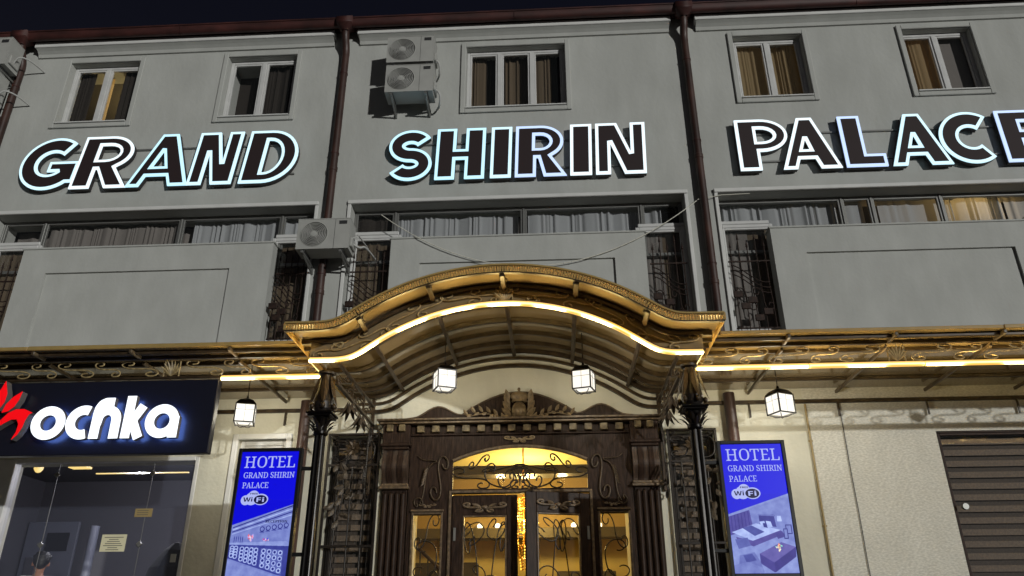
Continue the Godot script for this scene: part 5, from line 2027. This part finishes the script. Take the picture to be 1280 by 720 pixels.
func build_words() -> void:
	var rims := []
	for c in [Color(0.78, 0.94, 1.0), Color(0.72, 0.82, 1.0), Color(0.90, 0.97, 1.0), Color(0.71, 0.92, 1.0)]:
		rims.append(glow("sign_rim_glow", c, 0.47))
	var words := [
		["first word of the large raised hotel name, five glowing-edged letters reading GRAND", [["G", -7.55, -6.55, 0], ["R", -6.66, -5.70, 2], ["A", -5.80, -4.77, 3], ["N", -4.87, -4.11, 0], ["D", -4.09, -3.20, 0]], 7.72, 8.64, 0.10],
		["second word of the large raised hotel name, six glowing-edged letters reading SHIRIN", [["S", -1.89, -1.21, 3], ["H", -1.18, -0.43, 3], ["I", -0.37, -0.04, 0], ["R", -0.01, 0.77, 1], ["I", 0.79, 1.13, 2], ["N", 1.16, 1.91, 2]], 7.67, 8.55, 0.03],
		["third word of the large raised hotel name, six glowing-edged letters reading PALACE", [["P", 3.21, 3.94, 2], ["A", 3.81, 4.63, 2], ["L", 4.69, 5.26, 1], ["A", 5.33, 6.16, 0], ["C", 6.06, 6.89, 0], ["E", 6.91, 7.5, 1]], 7.65, 8.52, 0.0],
	]
	for w in words:
		var t := thing("sign_word", w[0], "sign", Vector3.ZERO, "words of the hotel name")
		for l in w[1]:
			raised_letter(t, l[0], l[1], l[2], w[2], w[3], rims[l[3]], w[4])
		for y in [w[2] + 0.2, w[3] - 0.2]:
			var s := MB.new()
			s.span(Vector3(w[1][0][1] + 0.1, y - 0.012, 0.004), Vector3(w[1][w[1].size() - 1][2] - 0.1, y + 0.012, 0.027))
			obj("mounting_rail", s, M.galvanised, t)
		for l in w[1]:
			area("sign_light", t, Vector3((l[1] + l[2]) * 0.5, (w[2] + w[3]) * 0.5, 0.135), Vector2(l[2] - l[1], w[3] - w[2]), Color(0.8, 0.93, 1.0), 0.05)

func build_shop_sign() -> void:
	var t := thing("shop_sign", "black shop signboard with white glowing lowercase letters and a red flower emblem", "sign")
	var s := MB.new()
	s.span(Vector3(-8.6, 3.375, 1.65), Vector3(-3.135, 4.175, 1.74), 0.008)
	obj("board", s, M.sign_board, t)
	var y0 := 3.52
	var sw := 0.098
	var z0 := 1.80
	var letters := []
	var oring := circle2(Vector2(-4.845, 3.69), 0.182, 0.178, 40)
	letters.append([oring, [circle2(Vector2(-4.845, 3.69), 0.086, 0.084, 32)]])
	letters.append([stroke(arc2(Vector2(-4.47, 3.69), 0.133, 68, 292, 26, 0.131), sw), []])
	var stem := PackedVector2Array([Vector2(-4.325, 3.515), Vector2(-4.325, 3.78), Vector2(-4.318, 3.84), Vector2(-4.295, 3.88), Vector2(-4.255, 3.90), Vector2(-4.17, 3.90)])
	var arch := PackedVector2Array([Vector2(-4.32, 3.66)])
	arch.append_array(arc2(Vector2(-4.215, 3.71), 0.10, 160, 0, 14, 0.105))
	arch.append(Vector2(-4.112, 3.515))
	letters.append([joined(stroke(stem, sw), stroke(arch, sw)), []])
	var k := joined(rect2(-4.035, 3.515, -3.94, 3.965), stroke(PackedVector2Array([Vector2(-3.96, 3.66), Vector2(-3.845, 3.86)]), 0.092))
	k = joined(k, stroke(PackedVector2Array([Vector2(-3.955, 3.73), Vector2(-3.845, 3.515)]), 0.095))
	letters.append([k, []])
	var a_out := joined(circle2(Vector2(-3.62, 3.69), 0.178, 0.178, 40), rect2(-3.535, 3.515, -3.44, 3.74))
	letters.append([a_out, [circle2(Vector2(-3.62, 3.69), 0.084, 0.084, 32)]])
	for g in letters:
		var l := Node3D.new()
		l.name = "letter"
		t.add_child(l, true)
		obj("letter_case", MB.new().prism(g[0], g[1], z0, z0 + 0.055), M.sign_side, l)
		obj("letter_glow_face", MB.new().prism(g[0], g[1], z0 + 0.0555, z0 + 0.062), M.sign_white, l)
		var gaps := []
		for h in g[1]:
			gaps.append(inset(h, -0.008))
		obj("halo_glow_back", MB.new().prism(inset(g[0], 0.008), gaps, z0 - 0.006, z0 - 0.001), M.sign_halo, l)
		var mid := Vector2()
		for p in g[0]:
			mid += p / g[0].size()
		area("sign_light", t, Vector3(mid.x, mid.y, z0 + 0.07), Vector2(0.34, 0.36), Color(0.9, 0.95, 1.0), 0.06)
	# the flower: curved petals that spring from one point
	var base := Vector2(-5.43, 3.62)
	for sx in [1.0, -1.0]:
		var big := PackedVector2Array()
		for q in [Vector2(0.02, 0.02), Vector2(0.06, 0.11), Vector2(0.12, 0.185), Vector2(0.20, 0.225), Vector2(0.29, 0.225), Vector2(0.385, 0.185), Vector2(0.35, 0.165), Vector2(0.325, 0.10), Vector2(0.315, 0.03), Vector2(0.28, -0.05), Vector2(0.23, -0.10), Vector2(0.262, -0.02), Vector2(0.265, 0.06), Vector2(0.235, 0.115), Vector2(0.17, 0.115), Vector2(0.10, 0.075)]:
			big.append(base + Vector2(q.x * sx, q.y))
		var mid := PackedVector2Array()
		for q in [Vector2(0.045, 0.19), Vector2(0.07, 0.28), Vector2(0.13, 0.36), Vector2(0.215, 0.42), Vector2(0.20, 0.33), Vector2(0.165, 0.255), Vector2(0.11, 0.205)]:
			mid.append(base + Vector2(q.x * sx, q.y))
		for p in [big, mid]:
			var l := Node3D.new()
			l.name = "petal"
			t.add_child(l, true)
			obj("petal_case", MB.new().prism(ccw(p), [], z0 - 0.03, z0 + 0.055), M.sign_side, l)
			obj("petal_glow_face", MB.new().prism(ccw(p), [], z0 + 0.0555, z0 + 0.062), M.sign_red, l)
	var c := PackedVector2Array()
	for q in [Vector2(0, 0.22), Vector2(0.045, 0.31), Vector2(0.05, 0.40), Vector2(0, 0.54), Vector2(-0.05, 0.40), Vector2(-0.045, 0.31)]:
		c.append(base + q)
	var l := Node3D.new()
	l.name = "petal"
	t.add_child(l, true)
	obj("petal_case", MB.new().prism(ccw(c), [], z0 - 0.03, z0 + 0.055), M.sign_side, l)
	obj("petal_glow_face", MB.new().prism(ccw(c), [], z0 + 0.0555, z0 + 0.062), M.sign_red, l)

# ------------------------------------------------------------------ lit posters
func fill_poly(im: Image, pts: Array, c: Color) -> void:
	# a polygon in 0..1 coordinates (y down) filled flat
	var w := im.get_width()
	var h := im.get_height()
	var p := PackedVector2Array()
	var lo := Vector2(INF, INF)
	var hi := -lo
	for i in range(0, pts.size(), 2):
		var v := Vector2(pts[i] * w, pts[i + 1] * h)
		p.append(v)
		lo = lo.min(v)
		hi = hi.max(v)
	for y in range(maxi(0, int(lo.y)), mini(h, int(hi.y) + 1)):
		var xs := []
		var yy := y + 0.5
		for i in p.size():
			var a := p[i]
			var b := p[(i + 1) % p.size()]
			if (a.y <= yy) != (b.y <= yy):
				xs.append(a.x + (yy - a.y) / (b.y - a.y) * (b.x - a.x))
		xs.sort()
		for i in range(0, xs.size() - 1, 2):
			var x0 := maxi(0, int(round(xs[i])))
			var x1 := mini(w, int(round(xs[i + 1])))
			if x1 > x0:
				im.fill_rect(Rect2i(x0, y, x1 - x0, 1), c)

func ring(im: Image, c: Vector2, r: float, w: float, col: Color) -> void:
	var W := im.get_width()
	var H := im.get_height()
	for y in range(maxi(0, int(c.y * H - r * W - 3)), mini(H, int(c.y * H + r * W + 3))):
		for x in range(maxi(0, int(c.x * W - r * W - 3)), mini(W, int(c.x * W + r * W + 3))):
			var d := Vector2(x - c.x * W, y - c.y * H).length()
			if absf(d - r * W) < w * W:
				im.set_pixel(x, y, col)

func poster_picture(bedroom: bool) -> Texture2D:
	var im := Image.create(320, 384, false, Image.FORMAT_RGB8)
	var blue := Color(0.012, 0.008, 0.86)
	im.fill(blue)
	var B := func(v: float, tint := 0.0) -> Color: return Color(0.05 + 0.66 * v + tint, 0.06 + 0.72 * v, 0.45 + 0.55 * v)
	if bedroom:
		fill_poly(im, [0, 0.26, 1, 0.0, 1, 1, 0, 1], B.call(0.72))
		fill_poly(im, [0.28, 0.21, 1, 0.03, 1, 0.62, 0.55, 0.50, 0.34, 0.40], B.call(0.66))
		fill_poly(im, [0.0, 0.29, 0.34, 0.21, 0.37, 0.44, 0.0, 0.53], B.call(0.30, 0.05))
		for k in 6:
			fill_poly(im, [0.03 + k * 0.055, 0.285 - k * 0.013, 0.045 + k * 0.055, 0.28 - k * 0.013, 0.05 + k * 0.055, 0.50 - k * 0.012, 0.035 + k * 0.055, 0.505 - k * 0.012], B.call(0.18, 0.05))
		fill_poly(im, [0.48, 0.27, 0.72, 0.27, 0.74, 0.43, 0.48, 0.40], B.call(0.22, 0.02))
		fill_poly(im, [0.47, 0.26, 0.74, 0.275, 0.74, 0.295, 0.47, 0.28], B.call(0.55))
		fill_poly(im, [0.02, 0.49, 0.42, 0.38, 0.80, 0.47, 0.34, 0.60], B.call(0.95))
		fill_poly(im, [0.20, 0.44, 0.34, 0.405, 0.54, 0.49, 0.38, 0.54], B.call(0.35))
		fill_poly(im, [0.48, 0.36, 0.56, 0.35, 0.58, 0.42, 0.50, 0.42], B.call(0.98))
		fill_poly(im, [0.58, 0.35, 0.66, 0.36, 0.68, 0.43, 0.60, 0.43], B.call(0.98))
		fill_poly(im, [0.53, 0.38, 0.58, 0.38, 0.60, 0.44, 0.54, 0.43], B.call(0.2))
		fill_poly(im, [0.34, 0.60, 0.80, 0.47, 0.81, 0.53, 0.34, 0.67, 0.10, 0.60, 0.08, 0.55], B.call(0.30, 0.06))
		fill_poly(im, [0.70, 0.50, 0.82, 0.48, 0.86, 0.55, 0.74, 0.58], B.call(0.26, 0.05))
		fill_poly(im, [0.77, 0.29, 0.83, 0.29, 0.84, 0.36, 0.76, 0.36], B.call(1.0))
		fill_poly(im, [0.06, 0.58, 0.26, 0.56, 0.30, 0.66, 0.10, 0.70], B.call(0.45))
		for q in [[0.88, 0.40, 0.98, 0.40, 0.98, 0.52, 0.88, 0.52], [0.84, 0.45, 0.91, 0.45, 0.91, 0.58, 0.84, 0.58]]:
			fill_poly(im, q, B.call(0.12))
			fill_poly(im, [q[0] + 0.014, q[1] + 0.012, q[2] - 0.014, q[3] + 0.012, q[4] - 0.014, q[5] - 0.012, q[6] + 0.014, q[7] - 0.012], B.call(0.66))
		fill_poly(im, [0.42, 0.76, 0.78, 0.62, 1.0, 0.68, 0.98, 0.80, 0.62, 0.99, 0.42, 0.88], B.call(0.22, 0.05))
		fill_poly(im, [0.42, 0.76, 0.78, 0.62, 1.0, 0.68, 0.63, 0.87], B.call(0.40, 0.06))
		fill_poly(im, [0.63, 0.87, 1.0, 0.68, 0.985, 0.80, 0.63, 0.99], B.call(0.14, 0.05))
		for k in 26:
			var a := rng.randf() * TAU
			var p := Vector2(0.735 + cos(a) * 0.055 * rng.randf(), 0.685 + sin(a) * 0.045 * rng.randf())
			fill_poly(im, [p.x - 0.014, p.y, p.x, p.y - 0.012, p.x + 0.014, p.y, p.x, p.y + 0.012], [Color(1, 0.85, 0.7), Color(1, 0.5, 0.4), Color(0.6, 1, 0.85), Color(1, 1, 0.9)][k % 4])
		fill_poly(im, [0.10, 0.78, 0.34, 0.74, 0.42, 0.86, 0.46, 0.99, 0.06, 0.99], B.call(0.55))
		fill_poly(im, [0.16, 0.78, 0.30, 0.76, 0.36, 0.84, 0.20, 0.87], B.call(0.32))
		fill_poly(im, [0.0, 0.90, 0.22, 0.86, 0.44, 0.93, 0.44, 1.0, 0.0, 1.0], B.call(0.62))
	else:
		fill_poly(im, [0, 0.33, 1, 0.06, 1, 1, 0, 1], B.call(0.66))
		for k in 4:
			fill_poly(im, [0.02, 0.36 + k * 0.028, 1, 0.075 + k * 0.04, 1, 0.09 + k * 0.04, 0.02, 0.373 + k * 0.028], B.call([0.15, 0.95, 0.2, 0.9][k]))
		for k in 5:
			ring(im, Vector2(0.52 + 0.10 * k, 0.385 - 0.012 * k), 0.035, 0.006, B.call(0.12))
			fill_poly(im, [0.49 + 0.10 * k, 0.42 - 0.012 * k, 0.55 + 0.10 * k, 0.42 - 0.012 * k, 0.56 + 0.10 * k, 0.432 - 0.012 * k, 0.48 + 0.10 * k, 0.432 - 0.012 * k], B.call(0.35))
		fill_poly(im, [0.0, 0.56, 0.95, 0.545, 1.0, 0.57, 1.0, 0.61, 0.0, 0.585], B.call(0.80))
		fill_poly(im, [0.0, 0.585, 1.0, 0.61, 1.0, 1.0, 0.84, 0.97, 0.0, 0.76], B.call(0.28))
		for q in [[0.02, 0.61, 0.15, 0.61, 0.15, 0.76, 0.02, 0.73], [0.18, 0.615, 0.50, 0.63, 0.50, 0.86, 0.18, 0.78], [0.54, 0.635, 0.92, 0.66, 0.92, 0.97, 0.54, 0.87]]:
			fill_poly(im, q, B.call(0.50))
			var nx := 2 if q[2] < 0.2 else 4
			for i in nx:
				for j in 4:
					var u := (i + 0.5) / nx
					var v := (j + 0.5) / 4.0
					var c := Vector2(lerpf(lerpf(q[0], q[2], u), lerpf(q[6], q[4], u), v), lerpf(lerpf(q[1], q[3], u), lerpf(q[7], q[5], u), v))
					ring(im, c, 0.030, 0.008, B.call(0.95))
					ring(im, c, 0.010, 0.008, B.call(0.12))
		fill_poly(im, [0.0, 0.78, 0.84, 0.99, 0.84, 1.0, 0.0, 1.0], B.call(0.70))
		for k in 30:
			var p := Vector2(0.34 + 0.09 * (rng.randf() - 0.5), 0.50 + 0.07 * (rng.randf() - 0.5))
			fill_poly(im, [p.x - 0.012, p.y, p.x, p.y - 0.02, p.x + 0.012, p.y, p.x, p.y + 0.02], [Color(0.9, 0.4, 0.5), Color(1, 0.85, 0.9), Color(0.8, 0.7, 1)][k % 3])
		for k in 12:
			var p := Vector2(0.60 + 0.10 * (rng.randf() - 0.5), 0.525 + 0.03 * (rng.randf() - 0.5))
			fill_poly(im, [p.x - 0.01, p.y, p.x, p.y - 0.016, p.x + 0.01, p.y, p.x, p.y + 0.016], [Color(0.9, 0.3, 0.5), Color(0.3, 0.3, 0.9), Color(1, 0.8, 0.9)][k % 3])
		for k in 5:
			fill_poly(im, [0.06 + 0.035 * k, 0.50, 0.07 + 0.035 * k, 0.47, 0.08 + 0.035 * k, 0.50, 0.075 + 0.035 * k, 0.56, 0.065 + 0.035 * k, 0.56], B.call(0.35))
	# a printed photograph is soft and grainy
	im.resize(150, 180, Image.INTERPOLATE_LANCZOS)
	im.resize(320, 384, Image.INTERPOLATE_CUBIC)
	var mottle := FastNoiseLite.new()
	mottle.seed = 31
	mottle.frequency = 0.02
	for y in im.get_height():
		for x in im.get_width():
			var c := im.get_pixel(x, y)
			var k := 1.0 + 0.16 * mottle.get_noise_2d(x, y) + 0.05 * (rng.randf() - 0.5)
			if c.r > 0.03:
				im.set_pixel(x, y, Color(c.r * k, c.g * k, minf(1.0, c.b * (0.5 + 0.5 * k))))
	return ImageTexture.create_from_image(im)

func build_posters() -> void:
	for i in 2:
		var bedroom := i == 1
		var sx := 1.0 if bedroom else -1.0
		var t := thing("digital_poster", "glowing blue portrait screen with a picture of a bedroom under its lettering" if bedroom else "glowing blue portrait screen with a picture of a reception desk under its lettering", "screen", Vector3(CX + sx * 2.39 + (0.02 if bedroom else 0.01), 2.115, 1.88), "lit screens fixed to the columns")
		var w := 0.655
		var h := 1.265
		var s := MB.new()
		s.span(Vector3(-w / 2, 0, -0.05), Vector3(w / 2, h, 0.0), 0.008)
		obj("case", s, M.black_plastic, t)
		obj("bezel", frame(MB.new(), -w / 2, 0, w / 2, h, 0.034, 0.001, 0.016, 0.004), M.black_plastic, t)
		var a := w / 2 - 0.036
		var y0 := 0.036
		var y1 := h - 0.036
		s = MB.new()
		s.span(Vector3(-a, y0, 0.001), Vector3(a, y1, 0.004))
		obj("screen_glow", s, M.screen_blue, t)
		var pm := glow("screen_picture", Color.BLACK, 0.40, Color(0.02, 0.02, 0.04))
		pm.emission_texture = poster_picture(bedroom)
		var q := QuadMesh.new()
		q.size = Vector2(2 * a, (y1 - y0) * 0.60)
		part("screen_picture", q, pm, t, Transform3D(Basis(), Vector3(0, y0 + (y1 - y0) * 0.30, 0.0055)))
		var font := "Droid Serif"
		text_fit("screen_lettering", "HOTEL", font, false, -a * 0.86, y1 - 0.160, a * 0.90, y1 - 0.045, 0.0065, M.screen_white, t)
		text_fit("screen_lettering", "GRAND SHIRIN", font, false, -a * 0.84, y1 - 0.262, a * 0.93, y1 - 0.205, 0.0065, M.screen_white, t)
		text_fit("screen_lettering", "PALACE", font, false, -a * 0.84, y1 - 0.362, a * 0.06, y1 - 0.305, 0.0065, M.screen_white, t)
		# the cloud-shaped wireless mark
		var cl := circle2(Vector2(-a * 0.46, y1 - 0.465), 0.065, 0.062, 24)
		cl = joined(cl, circle2(Vector2(-a * 0.40, y1 - 0.430), 0.052, 0.045, 20))
		cl = joined(cl, circle2(Vector2(-a * 0.14, y1 - 0.472), 0.075, 0.055, 24))
		cl = joined(cl, circle2(Vector2(-a * 0.66, y1 - 0.478), 0.048, 0.048, 20))
		obj("screen_mark", MB.new().prism(cl, [], 0.006, 0.0068), M.screen_white, t)
		obj("screen_mark", MB.new().prism(circle2(Vector2(-a * 0.15, y1 - 0.474), 0.066, 0.044, 24), [], 0.0072, 0.008), M.screen_ink, t)
		text_fit("screen_lettering", "Wi", "Droid Sans", true, -a * 0.74, y1 - 0.492, -a * 0.42, y1 - 0.448, 0.0085, M.screen_ink, t)
		text_fit("screen_lettering", "Fi", "Droid Sans", true, -a * 0.28, y1 - 0.496, -a * 0.02, y1 - 0.450, 0.0095, M.screen_white, t)
		text_fit("screen_lettering", "FREE", "Droid Sans", true, -a * 0.52, y1 - 0.424, -a * 0.26, y1 - 0.408, 0.0085, M.screen_ink, t)
		if not bedroom:
			text_fit("screen_lettering", "RECEPTION", font, true, a * 0.12, y0 + (y1 - y0) * 0.418, a * 0.86, y0 + (y1 - y0) * 0.437, 0.0065, M.screen_ink, t)
		for y in [0.24, 1.06]:
			s = MB.new()
			var e: float = sx * -0.5
			s.span(Vector3(minf(sx * -0.325, e), y - 0.018, -0.045), Vector3(maxf(sx * -0.325, e), y + 0.018, -0.012), 0.004)
			obj("arm", s, M.black_plastic, t)
		area("screen_light", t, Vector3(0, h * 0.5, 0.02), Vector2(0.58, 1.18), Color(0.3, 0.35, 1.0), 0.06)

func build_small_things() -> void:
	var t := thing("fairy_light_cord", "thin pale cord sagging across the middle bay above the arched canopy", "cord")
	var pts := []
	for i in 41:
		var u := i / 40.0
		var x := lerpf(-1.93, 2.56, u)
		pts.append(Vector3(x, 6.27 + 0.175 * (x - 0.22) * (x - 0.22) * (1.0 if x > 0.22 else 1.09), 0.045 + 0.01 * sin(u * 9.0)))
	var s := MB.new()
	s.tube(pts, 0.0065, 6)
	obj("cord", s, M.cord, t)
	s = MB.new()
	s.tube([Vector3(2.56, 7.227, 0.07), Vector3(2.9, 7.30, 0.05), Vector3(3.3, 7.31, 0.05)], 0.006, 5)
	obj("tail", s, M.cord, t)
	for k in 27:
		s = MB.new()
		s.ball(pts[2 + int(k * 1.4)], Vector3(0.009, 0.010, 0.009), 6, 4)
		obj("small_bulb", s, M.hose_white, t)
	t = thing("wall_conduit", "straight yellowish conduit running down the wall just beyond the bedroom poster", "conduit", Vector3(3.585, 0.6, 0.0))
	s = MB.new()
	s.tube([Vector3(0, 3.66, 0.016), Vector3(0, 0, 0.016)], 0.014, 8)
	obj("pipe", s, M.conduit, t)
	for y in [3.2, 2.2, 1.2]:
		s = MB.new()
		s.box(Vector3(0, y, 0.01), Vector3(0.05, 0.02, 0.02), 0.003)
		obj("clip", s, M.conduit, t)
	t = thing("wall_cable", "thin dark cable hanging down the wall between yellowish conduit and wide blind window", "cable", Vector3(4.0, 0.6, 0.0))
	pts = []
	for i in 22:
		pts.append(Vector3(0.002 * sin(i * 0.9), 3.68 - i * 0.16, 0.012))
	s = MB.new()
	s.tube(pts, 0.005, 6)
	obj("cable", s, M.cable_dark, t)

# ------------------------------------------------------------------ the person in the shop
func body_mesh(bones: Array, k: float, cell: float, grow := 0.0, cut_lo := -INF, cut_hi := INF) -> ArrayMesh:
	# surface nets on the smooth union of tapered capsules [a, b, ra, rb]
	var lo := Vector3(INF, INF, INF)
	var hi := -lo
	for b in bones:
		var r: float = maxf(b[2], b[3]) + grow + cell * 2.0
		for p in [b[0], b[1]]:
			lo = lo.min(p - Vector3.ONE * r)
			hi = hi.max(p + Vector3.ONE * r)
	var nx := int((hi.x - lo.x) / cell) + 2
	var ny := int((hi.y - lo.y) / cell) + 2
	var nz := int((hi.z - lo.z) / cell) + 2
	var f := PackedFloat32Array()
	f.resize(nx * ny * nz)
	for iz in nz:
		for iy in ny:
			for ix in nx:
				var p := lo + Vector3(ix, iy, iz) * cell
				var d := 1e3
				for b in bones:
					var ab: Vector3 = b[1] - b[0]
					var u := clampf((p - b[0]).dot(ab) / maxf(ab.length_squared(), 1e-9), 0.0, 1.0)
					var e: float = p.distance_to(b[0] + ab * u) - lerpf(b[2], b[3], u)
					var h := maxf(k - absf(d - e), 0.0) / k
					d = minf(d, e) - h * h * k * 0.25
				d -= grow
				d = maxf(d, maxf(cut_lo - p.y, p.y - cut_hi))
				f[(iz * ny + iy) * nx + ix] = d
	var st := SurfaceTool.new()
	st.begin(Mesh.PRIMITIVE_TRIANGLES)
	st.set_smooth_group(0)
	var ids := {}
	var n := 0
	var step := [1, nx, nx * ny]
	for iz in nz - 1:
		for iy in ny - 1:
			for ix in nx - 1:
				var o := (iz * ny + iy) * nx + ix
				var sum := Vector3()
				var cnt := 0
				for ax in 3:
					for q in 4:
						var c := [0, 0, 0]
						c[(ax + 1) % 3] = q & 1
						c[(ax + 2) % 3] = q >> 1
						var a: int = o + c[0] + c[1] * nx + c[2] * nx * ny
						var fa := f[a]
						var fb := f[a + step[ax]]
						if (fa < 0.0) != (fb < 0.0):
							var p := Vector3(c[0], c[1], c[2])
							p[ax] += fa / (fa - fb)
							sum += p
							cnt += 1
				if cnt > 0:
					ids[o] = n
					n += 1
					st.add_vertex(lo + (Vector3(ix, iy, iz) + sum / cnt) * cell)
	for o in ids:
		var ix: int = o % nx
		var iy: int = (o / nx) % ny
		var iz: int = o / (nx * ny)
		for ax in 3:
			var u: int = step[(ax + 1) % 3]
			var w: int = step[(ax + 2) % 3]
			if [iy, iz, ix][ax] == 0 or [iz, ix, iy][ax] == 0:
				continue
			var fa := f[o]
			var fb := f[o + step[ax]]
			if (fa < 0.0) == (fb < 0.0):
				continue
			if not (ids.has(o - u) and ids.has(o - w) and ids.has(o - u - w)):
				continue
			var q := [ids[o], ids[o - u], ids[o - u - w], ids[o - w]]
			if fa < 0.0:
				q.reverse()
			for e in [0, 1, 2, 0, 2, 3]:
				st.add_index(q[e])
	st.generate_normals()
	return st.commit()

func build_person() -> void:
	var t := thing("person", "person with short dark hair and white shirt standing inside the shop, back turned", "person", Vector3(-6.40, 0.85, -0.95), "", 0.55)
	var V := func(x: float, y: float, z: float) -> Vector3: return Vector3(x, y, z)
	var torso := [[V.call(-0.07, 0.98, 0), V.call(0.07, 0.98, 0), 0.125, 0.125], [V.call(0, 1.0, 0), V.call(0, 1.2, 0.0), 0.12, 0.125], [V.call(-0.08, 1.32, 0), V.call(0.08, 1.32, 0), 0.125, 0.125], [V.call(-0.16, 1.46, 0.01), V.call(0.16, 1.46, 0.01), 0.07, 0.07]]
	var legs := []
	var arms := []
	var upper := []
	for s in [-1.0, 1.0]:
		legs.append([V.call(s * 0.095, 0.95, 0), V.call(s * 0.10, 0.52, -0.015), 0.092, 0.064])
		legs.append([V.call(s * 0.10, 0.52, -0.015), V.call(s * 0.105, 0.10, 0.02), 0.060, 0.042])
		upper.append([V.call(s * 0.195, 1.45, 0.01), V.call(s * 0.245, 1.17, 0.02), 0.056, 0.046])
		arms.append([V.call(s * 0.245, 1.17, 0.02), V.call(s * 0.25, 0.92, -0.06), 0.044, 0.030])
	var feet := []
	for s in [-1.0, 1.0]:
		feet.append([V.call(s * 0.105, 0.05, 0.03), V.call(s * 0.12, 0.035, -0.17), 0.045, 0.035])
	var neck := [[V.call(0, 1.48, 0.01), V.call(0, 1.62, -0.01), 0.06, 0.055]]
	part("body", body_mesh(torso + legs + upper + arms + feet + neck, 0.05, 0.026), M.skin, t)
	# head
	var head := [[V.call(0, 1.72, 0.012), V.call(0, 1.725, -0.02), 0.095, 0.088], [V.call(0, 1.65, -0.045), V.call(0, 1.63, -0.055), 0.066, 0.045], [V.call(0, 1.60, 0.0), V.call(0, 1.66, 0.0), 0.055, 0.06], [V.call(0, 1.70, -0.105), V.call(0, 1.672, -0.122), 0.009, 0.014]]
	for s in [-1.0, 1.0]:
		head.append([V.call(s * 0.093, 1.70, 0.01), V.call(s * 0.097, 1.67, 0.005), 0.014, 0.010])
	part("head", body_mesh(head, 0.02, 0.009), M.skin, t)
	for s in [-1.0, 1.0]:
		var e := MB.new()
		e.ball(V.call(s * 0.032, 1.705, -0.098), Vector3(0.013, 0.009, 0.008), 10, 8)
		obj("eye", e, M.shirt_white, t)
		e = MB.new()
		e.ball(V.call(s * 0.032, 1.705, -0.1045), Vector3(0.006, 0.006, 0.003), 8, 6)
		obj("iris", e, M.hair, t)
	var mo := MB.new()
	mo.ball(V.call(0, 1.640, -0.106), Vector3(0.022, 0.006, 0.008), 10, 6)
	obj("mouth", mo, M.curtain_brown, t)
	var hair := [[V.call(0, 1.745, 0.022), V.call(0, 1.765, -0.02), 0.104, 0.088], [V.call(0, 1.69, 0.055), V.call(0, 1.72, 0.05), 0.068, 0.075]]
	for k in 26:
		var a := TAU * k / 26.0
		var el := 0.3 + 0.9 * rng.randf()
		var d := Vector3(cos(a) * cos(el), sin(el), absf(sin(a)) * cos(el) * 0.9)
		hair.append([V.call(0, 1.745, 0.015) + d * 0.085, V.call(0, 1.745, 0.015) + d * 0.108 + Vector3(0.01 * cos(a * 3), 0, 0), 0.022, 0.010])
	part("hair", body_mesh(hair, 0.02, 0.010), M.hair, t)
	part("shirt", body_mesh(torso + upper, 0.05, 0.026, 0.014, 0.93, 1.565), M.shirt_white, t)
	part("trousers", body_mesh(legs + [torso[0]], 0.04, 0.026, 0.012, 0.09, 1.02), M.trousers, t)
	for s in [-1.0, 1.0]:
		part("shoe", body_mesh([feet[0 if s < 0 else 1]], 0.02, 0.016, 0.010, 0.0), M.hair, t)
		# hands, slightly curled
		var w: Vector3 = V.call(s * 0.25, 0.92, -0.06)
		var hb := [[w, w + V.call(s * 0.004, -0.035, -0.012), 0.026, 0.03], [w + V.call(0, -0.04, -0.03), w + V.call(0, -0.085, -0.04), 0.020, 0.020], [w + V.call(0, -0.04, 0.0), w + V.call(0, -0.085, -0.005), 0.020, 0.019]]
		for fi in 4:
			var z0 := -0.055 + fi * 0.0195
			var ln: float = [0.038, 0.044, 0.041, 0.032][fi]
			var p0: Vector3 = w + V.call(0, -0.09, z0)
			var p1: Vector3 = p0 + V.call(-s * 0.004, -ln, -0.003)
			var p2: Vector3 = p1 + V.call(-s * 0.016, -ln * 0.62, -0.002)
			var p3: Vector3 = p2 + V.call(-s * 0.018, -ln * 0.35, 0)
			hb.append([p0, p1, 0.0095, 0.009])
			hb.append([p1, p2, 0.009, 0.008])
			hb.append([p2, p3, 0.008, 0.007])
		var t0: Vector3 = w + V.call(-s * 0.006, -0.045, -0.048)
		var t1: Vector3 = t0 + V.call(-s * 0.012, -0.03, -0.022)
		hb.append([t0, t1, 0.012, 0.010])
		hb.append([t1, t1 + V.call(-s * 0.008, -0.028, -0.006), 0.010, 0.008])
		part("hand", body_mesh(hb, 0.008, 0.006), M.skin, t)
